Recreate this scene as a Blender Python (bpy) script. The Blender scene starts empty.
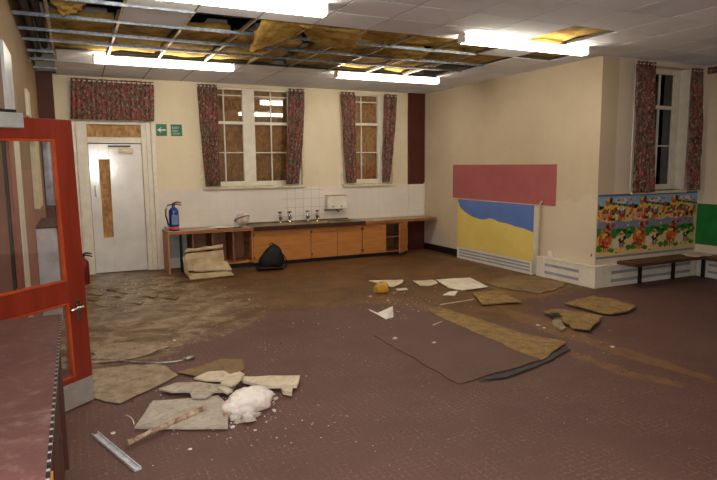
import bpy, bmesh, math, random
from mathutils import Matrix, Vector, noise as mnoise
random.seed(7)
SC = bpy.context.scene
COL = SC.collection
# ------------------------------------------------------------------ camera model
YAW, PITCH, ROLL, FPX, CAMH = 0.4493, -0.1254, -0.0093, 585.4062, 1.6248
def cam_basis():
    cy, sy = math.cos(YAW), math.sin(YAW); cp, sp = math.cos(PITCH), math.sin(PITCH)
    F = Vector((sy*cp, cy*cp, sp)); R = Vector((cy, -sy, 0)); U = R.cross(F)
    cr, sr = math.cos(ROLL), math.sin(ROLL)
    return R*cr + U*sr, -R*sr + U*cr, F
CR, CU, CF = cam_basis()
def un(px, py, ax='z', val=0.0):
    """point of the room on the plane ax=val seen at this place of the survey photo"""
    d = CR*((px-358.5)/FPX) - CU*((py-240)/FPX) + CF
    k = 'xyz'.index(ax); o = Vector((0, 0, CAMH)); t = (val-o[k])/d[k]
    return o + d*t
cam = bpy.data.cameras.new('camera'); cam.sensor_width = 36; cam.lens = FPX/717*36
cam.clip_start = .02; cam.clip_end = 60
co = bpy.data.objects.new('camera', cam); COL.objects.link(co)
m = Matrix((CR, CU, -CF)).transposed().to_4x4(); m.translation = (0, 0, CAMH); co.matrix_world = m
SC.camera = co
SC.view_settings.view_transform = 'Standard'; SC.view_settings.look = 'None'
SC.view_settings.gamma = 1; SC.view_settings.use_curve_mapping = False
SC.view_settings.exposure = 0.0
w = bpy.data.worlds.new('world'); SC.world = w; w.use_nodes = True
w.node_tree.nodes['Background'].inputs[0].default_value = (.02, .02, .025, 1)
w.node_tree.nodes['Background'].inputs[1].default_value = .3

# ------------------------------------------------------------------ materials
def lin(c):
    return tuple(((v/255)/12.92 if v/255 <= .04045 else (((v/255)+.055)/1.055)**2.4) for v in c) + (1,)
class NT:
    def __init__(s, name):
        s.m = bpy.data.materials.new(name); s.m.use_nodes = True; s.t = s.m.node_tree
        s.b = s.t.nodes['Principled BSDF']; s.out = s.t.nodes['Material Output']
    def n(s, typ, **kw):
        x = s.t.nodes.new(typ)
        for k, v in kw.items(): setattr(x, k, v)
        return x
    def l(s, a, b): s.t.links.new(a, b)
    def coord(s, scale=(1, 1, 1), rot=(0, 0, 0), kind='Object'):
        if not hasattr(s, 'tc'): s.tc = s.n('ShaderNodeTexCoord')
        mp = s.n('ShaderNodeMapping'); mp.inputs['Scale'].default_value = scale; mp.inputs['Rotation'].default_value = rot
        s.l(s.tc.outputs[kind], mp.inputs[0]); return mp.outputs[0]
    def noise(s, scale, detail=4, rough=.55, vec=None, dist=0):
        x = s.n('ShaderNodeTexNoise'); x.inputs['Scale'].default_value = scale
        x.inputs['Detail'].default_value = detail; x.inputs['Roughness'].default_value = rough
        x.inputs['Distortion'].default_value = dist
        s.l(vec if vec is not None else s.coord(), x.inputs['Vector']); return x.outputs['Fac']
    def ramp(s, fac, stops, interp='LINEAR'):
        r = s.n('ShaderNodeValToRGB'); r.color_ramp.interpolation = interp
        e = r.color_ramp.elements
        while len(e) < len(stops): e.new(.5)
        for i, (p, c) in enumerate(stops):
            e[i].position = p; e[i].color = c if len(c) == 4 else lin(c)
        s.l(fac, r.inputs[0]); return r.outputs[0]
    def mix(s, fac, a, b, mode='MIX'):
        x = s.n('ShaderNodeMixRGB', blend_type=mode)
        for i, v in enumerate((fac, a, b)):
            if hasattr(v, 'is_output'): s.l(v, x.inputs[i])
            else: x.inputs[i].default_value = v
        return x.outputs[0]
    def math(s, op, a, b=0.0, c=None, clamp=False):
        x = s.n('ShaderNodeMath', operation=op, use_clamp=clamp)
        for i, v in enumerate((a, b, c)):
            if v is None: continue
            if hasattr(v, 'is_output'): s.l(v, x.inputs[i])
            else: x.inputs[i].default_value = v
        return x.outputs[0]
    def bump(s, h, strength=.3, dist=.01):
        b = s.n('ShaderNodeBump'); b.inputs['Strength'].default_value = strength; b.inputs['Distance'].default_value = dist
        s.l(h, b.inputs['Height']); s.l(b.outputs[0], s.b.inputs['Normal'])
    def base(s, c):
        if hasattr(c, 'is_output'): s.l(c, s.b.inputs['Base Color'])
        else: s.b.inputs['Base Color'].default_value = c
    def set(s, rough=.6, metal=0., spec=.5):
        s.b.inputs['Roughness'].default_value = rough; s.b.inputs['Metallic'].default_value = metal
        s.b.inputs['Specular IOR Level'].default_value = spec
CACHE = {}
def mat(name, col, rough=.6, metal=0., col2=None, scale=6, bump=0., bscale=40, spec=.4, stretch=(1, 1, 1)):
    if name in CACHE: return CACHE[name]
    t = NT(name); t.set(rough, metal, spec)
    c2 = col2 or tuple(max(0, v*.86) for v in col)
    v = t.coord(stretch)
    t.base(t.ramp(t.noise(scale, vec=v), [(.35, lin(c2)), (.65, lin(col))]))
    if bump: t.bump(t.noise(bscale, vec=v), bump, .004)
    CACHE[name] = t.m; return t.m

def plaster(name, a, b, stain, patch=None):
    t = NT(name); t.set(.75, 0, .25)
    n1 = t.noise(1.1, 5, .6); n2 = t.noise(6, 6, .7)
    c = t.ramp(n1, [(.3, lin(b)), (.62, lin(a))])
    c = t.mix(t.ramp(n2, [(.60, (0, 0, 0, 1)), (.78, (.35, .35, .35, 1))]), c, lin(stain))
    if patch:
        n3 = t.noise(2.3, 6, .65)
        sep = t.n('ShaderNodeSeparateXYZ'); t.l(t.coord(), sep.inputs[0])
        z = sep.outputs[2]; y = sep.outputs[1]
        # bare, scraped band of lighter plaster in the lower part of the wall
        k = t.math('ADD', z, t.math('MULTIPLY', t.math('SUBTRACT', n3, .5), .5))
        k = t.math('MULTIPLY', t.math('LESS_THAN', k, patch[0]), t.math('LESS_THAN', y, patch[1]))
        c = t.mix(t.math('MULTIPLY', k, .4), c, lin(patch[2]))
        k2 = t.math('LESS_THAN', z, .38); k2 = t.math('MULTIPLY', k2, t.math('GREATER_THAN', y, patch[1]+2.0))
        c = t.mix(t.math('MULTIPLY', k2, .7), c, lin((190, 180, 168)))
    t.base(c); t.bump(t.noise(30, 5), .12, .005); return t.m
M_WALLB = plaster('cream_plaster', (222, 211, 186), (210, 197, 170), (176, 158, 126))
M_WALLP = plaster('cream_plaster_scraped', (200, 186, 162), (188, 172, 146), (164, 144, 114), (1.15, 6.9, (214, 202, 184)))
M_WALLA = plaster('beige_plaster', (214, 203, 184), (204, 190, 170), (160, 144, 118))
M_WALLL = plaster('tan_plaster', (146, 122, 94), (132, 108, 80), (104, 80, 56))
M_WHITE = mat('white_gloss_paint', (226, 222, 210), .35, col2=(214, 208, 194), scale=9, bump=.05)
M_CREAM = mat('cream_gloss_paint', (224, 212, 184), .4, col2=(204, 190, 158), scale=8, bump=.05)
M_DOORW = mat('white_door_paint', (222, 222, 220), .14, col2=(208, 207, 206), scale=3, spec=.9)
M_REDW = mat('orange_red_gloss_wood', (134, 44, 24), .32, col2=(114, 34, 16), scale=2, stretch=(6, 6, .6), spec=.5)
M_REDB = mat('dark_red_boxing', (80, 30, 20), .6, col2=(66, 24, 16), scale=3)
M_BLACK = mat('black_paint', (22, 20, 19), .6, col2=(14, 12, 12))
M_STEEL = mat('galvanised_steel', (150, 162, 178), .38, .85, col2=(112, 124, 140), scale=25)
M_TEE = mat('lamplit_steel', (196, 180, 150), .35, .7, col2=(150, 130, 96), scale=12)  # gold lamplight on the tee undersides is put into this colour
M_ALU = mat('satin_aluminium', (190, 192, 195), .35, .9, col2=(150, 150, 152), scale=30)
M_CHROME = mat('chrome', (200, 198, 190), .18, 1., col2=(150, 146, 138), scale=20)
M_GREYP = mat('grey_plastic', (170, 172, 170), .4)
M_KICK = mat('scuffed_kick_plate', (150, 144, 136), .5, .1, col2=(140, 130, 122), scale=15)
M_OAK = mat('orange_beech_veneer', (184, 124, 66), .45, col2=(170, 110, 54), scale=3, stretch=(1, 1, 8), spec=.4)
M_EDGE = mat('orange_timber_edge', (162, 104, 58), .45, col2=(136, 82, 42), scale=4, stretch=(1, 8, 8))
M_WTOP = mat('grey_brown_laminate', (168, 150, 124), .4, col2=(142, 122, 96), scale=5)
M_SINKT = mat('olive_brown_sink_top', (112, 96, 66), .35, col2=(82, 68, 44), scale=6)
M_BASIN = mat('stained_cream_basin', (190, 168, 118), .35, col2=(160, 132, 82), scale=8)
M_DKTRIM = mat('dark_brown_trim', (62, 30, 18), .5)
M_CABIN = mat('pinkish_brown_board', (150, 104, 76), .6, col2=(128, 86, 62), scale=4)
M_CARD = mat('buff_cardboard', (190, 172, 142), .8, col2=(164, 142, 110), scale=5, bump=.1)
M_BAG = mat('black_nylon', (15, 15, 16), .7, col2=(8, 8, 9), scale=10, bump=.4, bscale=25)
M_BLUE = mat('blue_enamel', (24, 58, 150), .25, col2=(18, 46, 128), scale=3, spec=.6)
M_RED = mat('red_enamel', (120, 20, 18), .45)
M_LABEL = mat('pale_blue_label', (120, 140, 190), .5)
M_ORANGE = mat('orange_band', (206, 82, 52), .5)
M_PINKB = mat('raspberry_board', (164, 92, 92), .8, col2=(156, 84, 86), scale=3)
M_BLUEP = mat('sky_blue_paint', (92, 124, 190), .6, col2=(84, 114, 180), scale=3)
M_YELP = mat('sand_yellow_paint', (226, 204, 116), .6, col2=(218, 194, 102), scale=3)
M_GREEN = mat('green_baize_board', (26, 116, 48), .8, col2=(20, 100, 40), scale=5)
M_SIGN = mat('sign_green', (0, 112, 84), .4, col2=(0, 100, 76))
M_SIGNW = mat('sign_white', (232, 236, 232), .4)
M_PLASTIC = mat('white_plastic', (226, 224, 214), .35, col2=(214, 208, 194))
M_BENCH = mat('dark_bench_wood', (92, 58, 40), .4, col2=(64, 38, 26), scale=4, stretch=(1, 8, 1))
M_LEGM = mat('dark_metal', (40, 34, 34), .5, .4)
M_GRILLE = mat('blue_grey_slot', (158, 165, 182), .6)
M_TILEC = None
def osb(name, a, b, c, rough=.55):
    t = NT(name); t.set(rough, 0, .4)
    v = t.n('ShaderNodeTexVoronoi'); v.inputs['Scale'].default_value = 26
    t.l(t.coord((1, 1, .6)), v.inputs['Vector'])
    n = t.noise(5, 6, .7)
    col = t.ramp(v.outputs['Color'], [(.1, lin(b)), (.9, lin(a))])
    col = t.mix(t.ramp(n, [(.45, (0, 0, 0, 1)), (.7, (.7, .7, .7, 1))]), col, lin(c))
    t.base(col); return t.m
M_OSB = osb('window_boarding', (198, 152, 92), (150, 106, 58), (96, 64, 34))
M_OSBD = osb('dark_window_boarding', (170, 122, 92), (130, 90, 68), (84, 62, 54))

def glass(name, tint=(1, 1, 1, 1), f=.12):
    t = NT(name); t.t.nodes.remove(t.b)
    tr = t.n('ShaderNodeBsdfTransparent'); tr.inputs[0].default_value = tint
    gl = t.n('ShaderNodeBsdfGlossy'); gl.inputs['Roughness'].default_value = .03
    fr = t.n('ShaderNodeFresnel'); fr.inputs[0].default_value = 1.5
    k = t.math('ADD', t.math('MULTIPLY', fr.outputs[0], 1.0), f*.3, clamp=True)
    mx = t.n('ShaderNodeMixShader'); t.l(k, mx.inputs[0]); t.l(tr.outputs[0], mx.inputs[1]); t.l(gl.outputs[0], mx.inputs[2])
    t.l(mx.outputs[0], t.out.inputs[0]); return t.m
M_GLASS = glass('window_glass', (.95, .93, .9, 1), .2)
M_GLASSD = glass('door_glass', (.96, .96, .95, 1), .06)

def emit(name, col, s):
    t = NT(name); t.base((.8, .8, .8, 1)); t.b.inputs['Emission Color'].default_value = col
    t.b.inputs['Emission Strength'].default_value = s; return t.m
LAMP = 30.0
M_LAMP = emit('lit_fluorescent_diffuser', (1, .89, .70, 1), LAMP)

def curtain_mat():
    t = NT('floral_curtain_fabric'); t.set(.9, 0, .1)
    v = t.coord((1, 1, .55))
    n1 = t.noise(30, 3, .6, v, 1.2); n2 = t.noise(17, 3, .6, t.coord((1, 1, .5), (.3, .2, 0)), 1.5); n3 = t.noise(34, 2, .5, t.coord((1, 1, .6), (0, .4, .6)))
    c = t.ramp(n1, [(.36, lin((52, 44, 42))), (.46, lin((104, 66, 60))), (.54, lin((84, 84, 74))), (.62, lin((132, 122, 106)))])
    c = t.mix(t.ramp(n2, [(.51, (0, 0, 0, 1)), (.60, (.75, .75, .75, 1))]), c, lin((160, 78, 78)))
    c = t.mix(t.ramp(n3, [(.60, (0, 0, 0, 1)), (.66, (.8, .8, .8, 1))]), c, lin((168, 150, 130)))
    t.base(c); return t.m
M_CURT = curtain_mat()

def insulation():
    t = NT('mineral_wool'); t.set(.95, 0, .05)
    n1 = t.noise(4, 7, .7); n2 = t.noise(22, 5, .7)
    c = t.ramp(n1, [(.32, lin((104, 82, 42))), (.5, lin((166, 136, 74))), (.68, lin((196, 168, 104)))])
    c = t.mix(t.ramp(n2, [(.5, (0, 0, 0, 1)), (.75, (.5, .5, .5, 1))]), c, lin((120, 86, 40)))
    t.base(c); t.bump(n2, .6, .02); return t.m
M_INS = insulation()

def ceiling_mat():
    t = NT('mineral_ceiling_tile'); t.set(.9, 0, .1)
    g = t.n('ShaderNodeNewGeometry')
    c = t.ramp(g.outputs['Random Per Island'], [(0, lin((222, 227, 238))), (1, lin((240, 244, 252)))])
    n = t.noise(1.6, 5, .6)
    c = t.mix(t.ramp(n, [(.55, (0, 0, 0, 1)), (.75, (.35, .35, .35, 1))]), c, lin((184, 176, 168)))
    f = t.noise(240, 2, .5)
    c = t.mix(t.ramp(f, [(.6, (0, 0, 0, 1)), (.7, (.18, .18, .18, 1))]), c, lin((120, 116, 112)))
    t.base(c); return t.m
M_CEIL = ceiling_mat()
M_GRID = mat('grey_grid_line', (66, 63, 63), .6)
M_VOID = mat('dark_roof_boards', (46, 38, 34), .9, col2=(28, 22, 20), scale=3, stretch=(8, 1, 1))

def tile_mat():
    t = NT('white_wall_tiles'); t.set(.28, 0, .4)
    br = t.n('ShaderNodeTexBrick'); br.offset = 0; br.squash = 1
    br.inputs['Scale'].default_value = 1; br.inputs['Brick Width'].default_value = .152; br.inputs['Row Height'].default_value = .152
    br.inputs['Mortar Size'].default_value = .0022; br.inputs['Mortar Smooth'].default_value = .1
    sep = t.n('ShaderNodeSeparateXYZ'); t.l(t.coord(), sep.inputs[0])
    cb = t.n('ShaderNodeCombineXYZ'); t.l(sep.outputs[0], cb.inputs[0]); t.l(sep.outputs[2], cb.inputs[1]); t.l(cb.outputs[0], br.inputs['Vector'])
    # grimy grout only behind the taps, pale grout elsewhere
    k = t.math('MULTIPLY', t.math('GREATER_THAN', sep.outputs[0], 3.25), t.math('LESS_THAN', sep.outputs[0], 4.05))
    mort = t.mix(k, lin((208, 201, 192)), lin((140, 132, 120)))
    n = t.noise(1.2, 5, .6)
    tl = t.ramp(n, [(.3, lin((212, 204, 196))), (.7, lin((226, 220, 214)))])
    t.l(tl, br.inputs['Color1']); t.l(tl, br.inputs['Color2']); t.l(mort, br.inputs['Mortar'])
    t.base(br.outputs['Color']); return t.m
M_TILES = tile_mat()

def floor_mat():
    t = NT('maroon_floor_with_rot'); t.set(.6, 0, .35)
    obj = t.coord()
    # woven vinyl/carpet tile pattern
    def lines(axis, freq):
        sep = t.n('ShaderNodeSeparateXYZ'); t.l(obj, sep.inputs[0])
        return t.math('ABSOLUTE', t.math('SINE', t.math('MULTIPLY', sep.outputs[axis], freq)))
    brk = t.noise(3.0, 4, .6)
    wv = t.math('MULTIPLY', t.math('GREATER_THAN', t.math('MAXIMUM', lines(0, 72), lines(1, 72)), .95), t.ramp(t.noise(45, 2, .5), [(.45, (0, 0, 0, 1)), (.65, (.55, .55, .55, 1))]))
    n1 = t.noise(.9, 6, .65); n2 = t.noise(9, 6, .7); n3 = t.noise(70, 3, .6)
    mar = t.ramp(n1, [(.3, lin((88, 61, 55))), (.7, lin((107, 77, 70)))])
    mar = t.mix(t.ramp(n3, [(.4, (.35, .35, .35, 1)), (.62, (0, 0, 0, 1))]), mar, lin((70, 40, 38)))
    mar = t.mix(t.math('MULTIPLY', wv, t.ramp(brk, [(.4, (0, 0, 0, 1)), (.6, (1, 1, 1, 1))])), mar, lin((146, 112, 102)))
    mar = t.mix(t.ramp(t.noise(1.7, 6, .7, dist=.6), [(.58, (0, 0, 0, 1)), (.72, (.4, .4, .4, 1))]), mar, lin((104, 84, 62)))
    wet = t.ramp(t.noise(2.2, 7, .7, dist=.5), [(.3, lin((64, 42, 24))), (.5, lin((98, 68, 38))), (.72, lin((122, 88, 52)))])
    scr = t.ramp(t.noise(3.4, 8, .72, t.coord((1, 1.25, 1)), .5), [(.36, lin((72, 52, 36))), (.48, lin((116, 96, 72))), (.62, lin((156, 138, 114)))])
    scr = t.mix(t.ramp(n2, [(.55, (0, 0, 0, 1)), (.7, (.6, .6, .6, 1))]), scr, lin((86, 62, 42)))
    aw = t.n('ShaderNodeAttribute', attribute_name='wet'); asx = t.n('ShaderNodeAttribute', attribute_name='screed')
    ao = t.n('ShaderNodeAttribute', attribute_name='tan')
    j = t.math('MULTIPLY', t.math('SUBTRACT', t.noise(1.4, 7, .7), .5), 1.1)
    def mask(a, lo, hi, jj=j):
        return t.ramp(t.math('ADD', a.outputs['Fac'], jj), [(lo, (0, 0, 0, 1)), (hi, (1, 1, 1, 1))])
    c = t.mix(mask(aw, .38, .62), mar, wet)
    j2 = t.math('MULTIPLY', t.math('SUBTRACT', t.noise(2.2, 9, .78), .5), 1.7)
    c = t.mix(mask(asx, .46, .54, j2), c, scr)
    tan = t.ramp(t.noise(7, 6, .7), [(.3, lin((96, 68, 36))), (.6, lin((136, 102, 58)))])
    c = t.mix(t.math('MULTIPLY', mask(ao, .5, .66, j2), .7), c, tan)
    # pale specks of plaster dust
    c = t.mix(t.ramp(t.noise(28, 2, .4), [(.72, (0, 0, 0, 1)), (.76, (.5, .5, .5, 1))]), c, lin((170, 150, 124)))
    t.base(c)
    r = t.ramp(mask(aw, .38, .62), [(0, (.62, .62, .62, 1)), (1, (.46, .46, .46, 1))])
    t.l(r, t.b.inputs['Roughness'])
    t.bump(t.math('ADD', n2, t.math('MULTIPLY', n3, .4)), .25, .006); return t.m
M_FLOOR = floor_mat()
M_LINO = None
def lino_mat():
    t = NT('maroon_floor_covering'); t.set(.6, 0, .35)
    n1 = t.noise(1.2, 6, .65); n3 = t.noise(70, 3, .6)
    mar = t.ramp(n1, [(.3, lin((88, 62, 55))), (.7, lin((107, 78, 70)))])
    mar = t.mix(t.ramp(n3, [(.4, (.35, .35, .35, 1)), (.62, (0, 0, 0, 1))]), mar, lin((72, 44, 38)))
    t.base(mar); t.bump(n3, .2, .004); return t.m
M_LINO = lino_mat()
def dirty(name, a, b, c, rough=.7, sc=5):
    if name in CACHE: return CACHE[name]
    t = NT(name); t.set(rough, 0, .25)
    n1 = t.noise(sc, 7, .7, dist=.4); n2 = t.noise(sc*4, 5, .7)
    col = t.ramp(n1, [(.32, lin(b)), (.6, lin(a))])
    col = t.mix(t.ramp(n2, [(.52, (0, 0, 0, 1)), (.72, (.6, .6, .6, 1))]), col, lin(c))
    t.base(col); t.bump(n2, .3, .006); CACHE[name] = t.m; return t.m
M_DTILE = dirty('dirty_fallen_tile', (188, 178, 164), (158, 146, 130), (124, 104, 84))
M_DTILE2 = dirty('pale_fallen_tile', (216, 204, 182), (194, 180, 154), (164, 140, 108))
M_WETB = dirty('rotten_tan_board', (156, 128, 82), (112, 86, 50), (74, 54, 32), sc=9)
M_OLIVE = dirty('olive_backing', (138, 114, 82), (110, 88, 62), (86, 66, 46))
M_PLASTER = dirty('white_plaster', (238, 235, 230), (224, 216, 206), (196, 132, 84), sc=2.2)
M_CHUNK = mat('plaster_chunk', (218, 210, 202), .8, col2=(186, 174, 164), scale=30)
M_RUST = dirty('rusty_flaked_steel', (206, 186, 160), (84, 44, 34), (150, 90, 66), sc=13)
M_SCRAP = dirty('beige_torn_backing', (164, 148, 126), (122, 104, 84), (82, 64, 50), sc=9)
M_DESK = dirty('maroon_desk_top', (104, 72, 68), (88, 60, 56), (140, 118, 110), .34, 3.5)
M_WOODB = mat('brown_desk_side', (92, 44, 30), .5, col2=(66, 32, 24), scale=4)
M_YELC = dirty('yellow_mineral_wool', (214, 168, 70), (190, 140, 50), (150, 108, 44))

# ------------------------------------------------------------------ mesh builder
def tag(o, label=None, cat=None, group=None, kind=None):
    if label: o['label'] = label
    if cat: o['category'] = cat
    if group: o['group'] = group
    if kind: o['kind'] = kind
    return o
def empty(name, loc, label=None, cat=None, group=None, kind=None):
    o = bpy.data.objects.new(name, None); COL.objects.link(o); o.location = loc
    o['wloc'] = tuple(loc); o.empty_display_size = .1
    return tag(o, label, cat, group, kind)
def wloc(o):
    v = Vector((0, 0, 0))
    while o is not None: v += o.location; o = o.parent
    return v
class MB:
    def __init__(s, xf=None): s.v = []; s.f = []; s.mi = []; s.xf = xf
    def add(s, vs, fs, mi=0):
        k = len(s.v)
        s.v += [(s.xf @ Vector(p)) if s.xf else Vector(p) for p in vs]
        s.f += [tuple(i+k for i in f) for f in fs]; s.mi += [mi]*len(fs); return s
    def box(s, x0, x1, y0, y1, z0, z1, mi=0):
        vs = [(x, y, z) for x in (x0, x1) for y in (y0, y1) for z in (z0, z1)]
        return s.add(vs, [(0, 1, 3, 2), (4, 6, 7, 5), (0, 4, 5, 1), (2, 3, 7, 6), (0, 2, 6, 4), (1, 5, 7, 3)], mi)
    def tube(s, pts, r, n=10, mi=0, caps=True):
        pts = [Vector(p) for p in pts]; rs = r if isinstance(r, (list, tuple)) else [r]*len(pts)
        vs = []; fs = []
        for i, p in enumerate(pts):
            d = (pts[min(i+1, len(pts)-1)]-pts[max(i-1, 0)]).normalized()
            a = d.cross(Vector((0, 0, 1)) if abs(d.z) < .9 else Vector((1, 0, 0))).normalized(); b = d.cross(a)
            for k in range(n):
                t = 2*math.pi*k/n; vs.append(p + (a*math.cos(t)+b*math.sin(t))*rs[i])
        for i in range(len(pts)-1):
            for k in range(n):
                fs.append((i*n+k, i*n+(k+1) % n, (i+1)*n+(k+1) % n, (i+1)*n+k))
        if caps: fs += [tuple(range(n))[::-1], tuple((len(pts)-1)*n+k for k in range(n))]
        return s.add(vs, fs, mi)
    def lathe(s, c, prof, n=24, mi=0):
        vs = []; fs = []
        for r, z in prof:
            for k in range(n):
                t = 2*math.pi*k/n; vs.append((c[0]+r*math.cos(t), c[1]+r*math.sin(t), c[2]+z))
        for i in range(len(prof)-1):
            for k in range(n): fs.append((i*n+k, i*n+(k+1) % n, (i+1)*n+(k+1) % n, (i+1)*n+k))
        fs += [tuple(range(n))[::-1], tuple((len(prof)-1)*n+k for k in range(n))]
        return s.add(vs, fs, mi)
    def prism(s, poly, h0, h1, axis='z', mi=0):
        n = len(poly)
        def P(p, h): return {'z': (p[0], p[1], h), 'y': (p[0], h, p[1]), 'x': (h, p[0], p[1])}[axis]
        vs = [P(p, h0) for p in poly] + [P(p, h1) for p in poly]
        fs = [tuple(range(n))[::-1], tuple(range(n, 2*n))] + [(i, (i+1) % n, n+(i+1) % n, n+i) for i in range(n)]
        return s.add(vs, fs, mi)
    def build(s, name, mats, parent=None, smooth=False, bevel=0., recalc=True, label=None, cat=None, group=None, kind=None, mods=None):
        me = bpy.data.meshes.new(name)
        if parent is not None: off = wloc(parent)
        else:
            xs = [p.x for p in s.v]; ys = [p.y for p in s.v]; zs = [p.z for p in s.v]
            off = Vector(((min(xs)+max(xs))/2, (min(ys)+max(ys))/2, min(zs)))
            if kind == 'structure': off = Vector((0, 0, 0))
        me.from_pydata([p-off for p in s.v], [], s.f)
        mats = mats if isinstance(mats, (list, tuple)) else [mats]
        for m_ in mats: me.materials.append(m_)
        for p, i in zip(me.polygons, s.mi): p.material_index = i; p.use_smooth = smooth
        if recalc:
            bm = bmesh.new(); bm.from_mesh(me); bmesh.ops.recalc_face_normals(bm, faces=bm.faces); bm.to_mesh(me); bm.free()
        o = bpy.data.objects.new(name, me); COL.objects.link(o)
        if parent is not None: o.parent = parent
        else: o.location = off
        if bevel:
            b = o.modifiers.new('bevel', 'BEVEL'); b.width = bevel; b.segments = 2; b.limit_method = 'ANGLE'
        return tag(o, label, cat, group, kind)
def struct(name, mb, m_, parent=None, **k):
    return mb.build(name, m_, parent, kind=None if parent else 'structure', **k)

# ------------------------------------------------------------------ room shell
D, XR, YA, XG, XL, C = 9.82, 6.156, 5.55, 8.18, -0.398, 2.99
TOP = 4.0
# floor grid with dirt attributes
def inpoly(x, y, P):
    c = False; n = len(P)
    for i in range(n):
        x1, y1 = P[i][:2]; x2, y2 = P[i-1][:2]
        if (y1 > y) != (y2 > y) and x < (x2-x1)*(y-y1)/(y2-y1)+x1: c = not c
    return c
def sdist(x, y, P):
    dm = 1e9; n = len(P)
    for i in range(n):
        x1, y1 = P[i-1][:2]; x2, y2 = P[i][:2]; dx, dy = x2-x1, y2-y1
        t = max(0, min(1, ((x-x1)*dx+(y-y1)*dy)/(dx*dx+dy*dy+1e-9)))
        dm = min(dm, math.hypot(x-x1-t*dx, y-y1-t*dy))
    return dm if inpoly(x, y, P) else -dm
def fp(*pts): return [tuple(un(a, b)[:2]) for a, b in pts]
WET = fp((232, 325), (270, 315), (330, 307), (400, 305), (440, 312), (500, 322), (540, 318), (520, 300), (570, 292), (597, 289)) + [(6.3, 5.6), (6.3, 10), (-.6, 10), (-.6, 7)]
SCREED = fp((80, 276), (150, 274), (190, 284), (235, 292), (256, 305), (240, 320), (205, 336), (165, 353), (92, 366)) + [(-.6, 5.4), (-.6, 9.7)]
TAN = [fp((425, 308), (442, 308), (472, 322), (520, 340), (480, 336), (440, 322)),
       fp((560, 352), (575, 352), (640, 372), (690, 384), (680, 388), (620, 376)),
       fp((497, 305), (520, 312), (580, 330), (600, 345), (560, 338), (510, 318)),
       fp((566, 338), (600, 340), (717, 378), (717, 384), (640, 362)),
       fp((485, 284), (530, 276), (575, 286), (545, 298), (500, 296))]
def build_floor():
    x0, x1, y0, y1, st = -2.6, 8.3, -2.1, 10.1, .06
    nx = int((x1-x0)/st)+1; ny = int((y1-y0)/st)+1
    vs = [(x0+i*st, y0+j*st, 0) for j in range(ny) for i in range(nx)]
    fs = [(j*nx+i, j*nx+i+1, (j+1)*nx+i+1, (j+1)*nx+i) for j in range(ny-1) for i in range(nx-1)]
    b = MB(); b.add(vs, fs); k = len(vs)
    o = b.build('floor', M_FLOOR, recalc=False, kind='structure')
    me = o.data
    for nm, polys, wd in (('wet', [WET], .5), ('screed', [SCREED], .7), ('tan', TAN, .08)):
        a = me.attributes.new(nm, 'FLOAT', 'POINT')
        vals = []
        for (x, y, z) in vs:
            if nm != 'wet' and (y < 2 or (nm == 'screed' and x > 4)): vals.append(-1.); continue
            d = max(sdist(x, y, P) for P in polys)
            vals.append(max(-1, min(2, .5 + d/wd*.5)))
        a.data.foreach_set('value', vals)
    return o
build_floor()
# back wall with door and three window openings
def wall_with_holes(name, x0, x1, z0, z1, holes, y0, y1, m_):
    b = MB(); xs = sorted({x0, x1, *[h[0] for h in holes], *[h[1] for h in holes]})
    for a, c in zip(xs[:-1], xs[1:]):
        hs = sorted([(h[2], h[3]) for h in holes if h[0] <= a+1e-6 and h[1] >= c-1e-6]); z = z0
        for h0, h1 in hs:
            if h0 > z: b.box(a, c, y0, y1, z, h0)
            z = h1
        if z < z1: b.box(a, c, y0, y1, z, z1)
    return struct(name, b, m_)
WA = (1.93, 3.64, 1.31, 2.93); WB = (4.44, 5.46, 1.30, 2.93); DR = (.14, 1.06, 0, 2.34)
wall_with_holes('wall_back', -.7, 6.5, 0, TOP, [DR, WA, WB], D, D+.32, M_WALLB)
struct('trim_1', MB().box(1.19, XR, D-.008, D, 0, 1.27), M_TILES)
struct('wall_right', MB().box(XR, XR+.3, YA+.3, D+.32, 0, TOP).box(XR, XR+.3, YA, YA+.3, 0, TOP), M_WALLP)
WC = (6.79, 7.87, 1.25, 2.93)
wall_with_holes('wall_alcove', XR+.3, XG+.3, 0, TOP, [WC], YA, YA+.42, M_WALLA)
struct('wall_front', MB().box(-2.6, XG+.3, -2.3, -2.0, 0, TOP), M_WALLA)
struct('wall_far_right', MB().box(XG, XG+.3, -2.3, YA, 0, TOP), M_WALLA)
# left wall: tan plaster with a pinkish lower half, a doorway recess at its near end
struct('wall_left', MB().box(XL-.3, XL, 4.75, D, 1.62, TOP), M_WALLL)
struct('wall_left_lower', MB().box(XL-.3, XL, 4.75, D, 0, 1.62), mat('pinkish_wall_paint', (168, 112, 96), .6, col2=(150, 98, 82), scale=3))
struct('wall_near_left', MB().box(-1.2, -.9, -2.3, 4.6, 0, TOP).box(-1.2, XL-.3, 4.6, 4.9, 0, TOP), M_WALLL)
# boxed pipe run in the far left corner and the far right corner
struct('trim_2', MB().box(XL, -.19, D-.18, D, 2.2, C), M_REDB)
struct('trim_3', MB().box(5.80, XR, D-.05, D, 1.27, C), M_REDB)
struct('trim_4', MB().box(5.80, XR, D-.05, D-.008, .62, 1.27), M_TILES)
struct('trim_5', MB().box(5.80, XR, D-.05, D-.008, 0, .62), M_REDB)
struct('baseboard_right', MB().box(XR-.018, XR, 8.5, D-.05, 0, .12), M_BLACK, bevel=.003)
struct('baseboard_back', MB().box(5.5, 5.8, D-.02, D-.008, 0, .1), M_BLACK)
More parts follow.
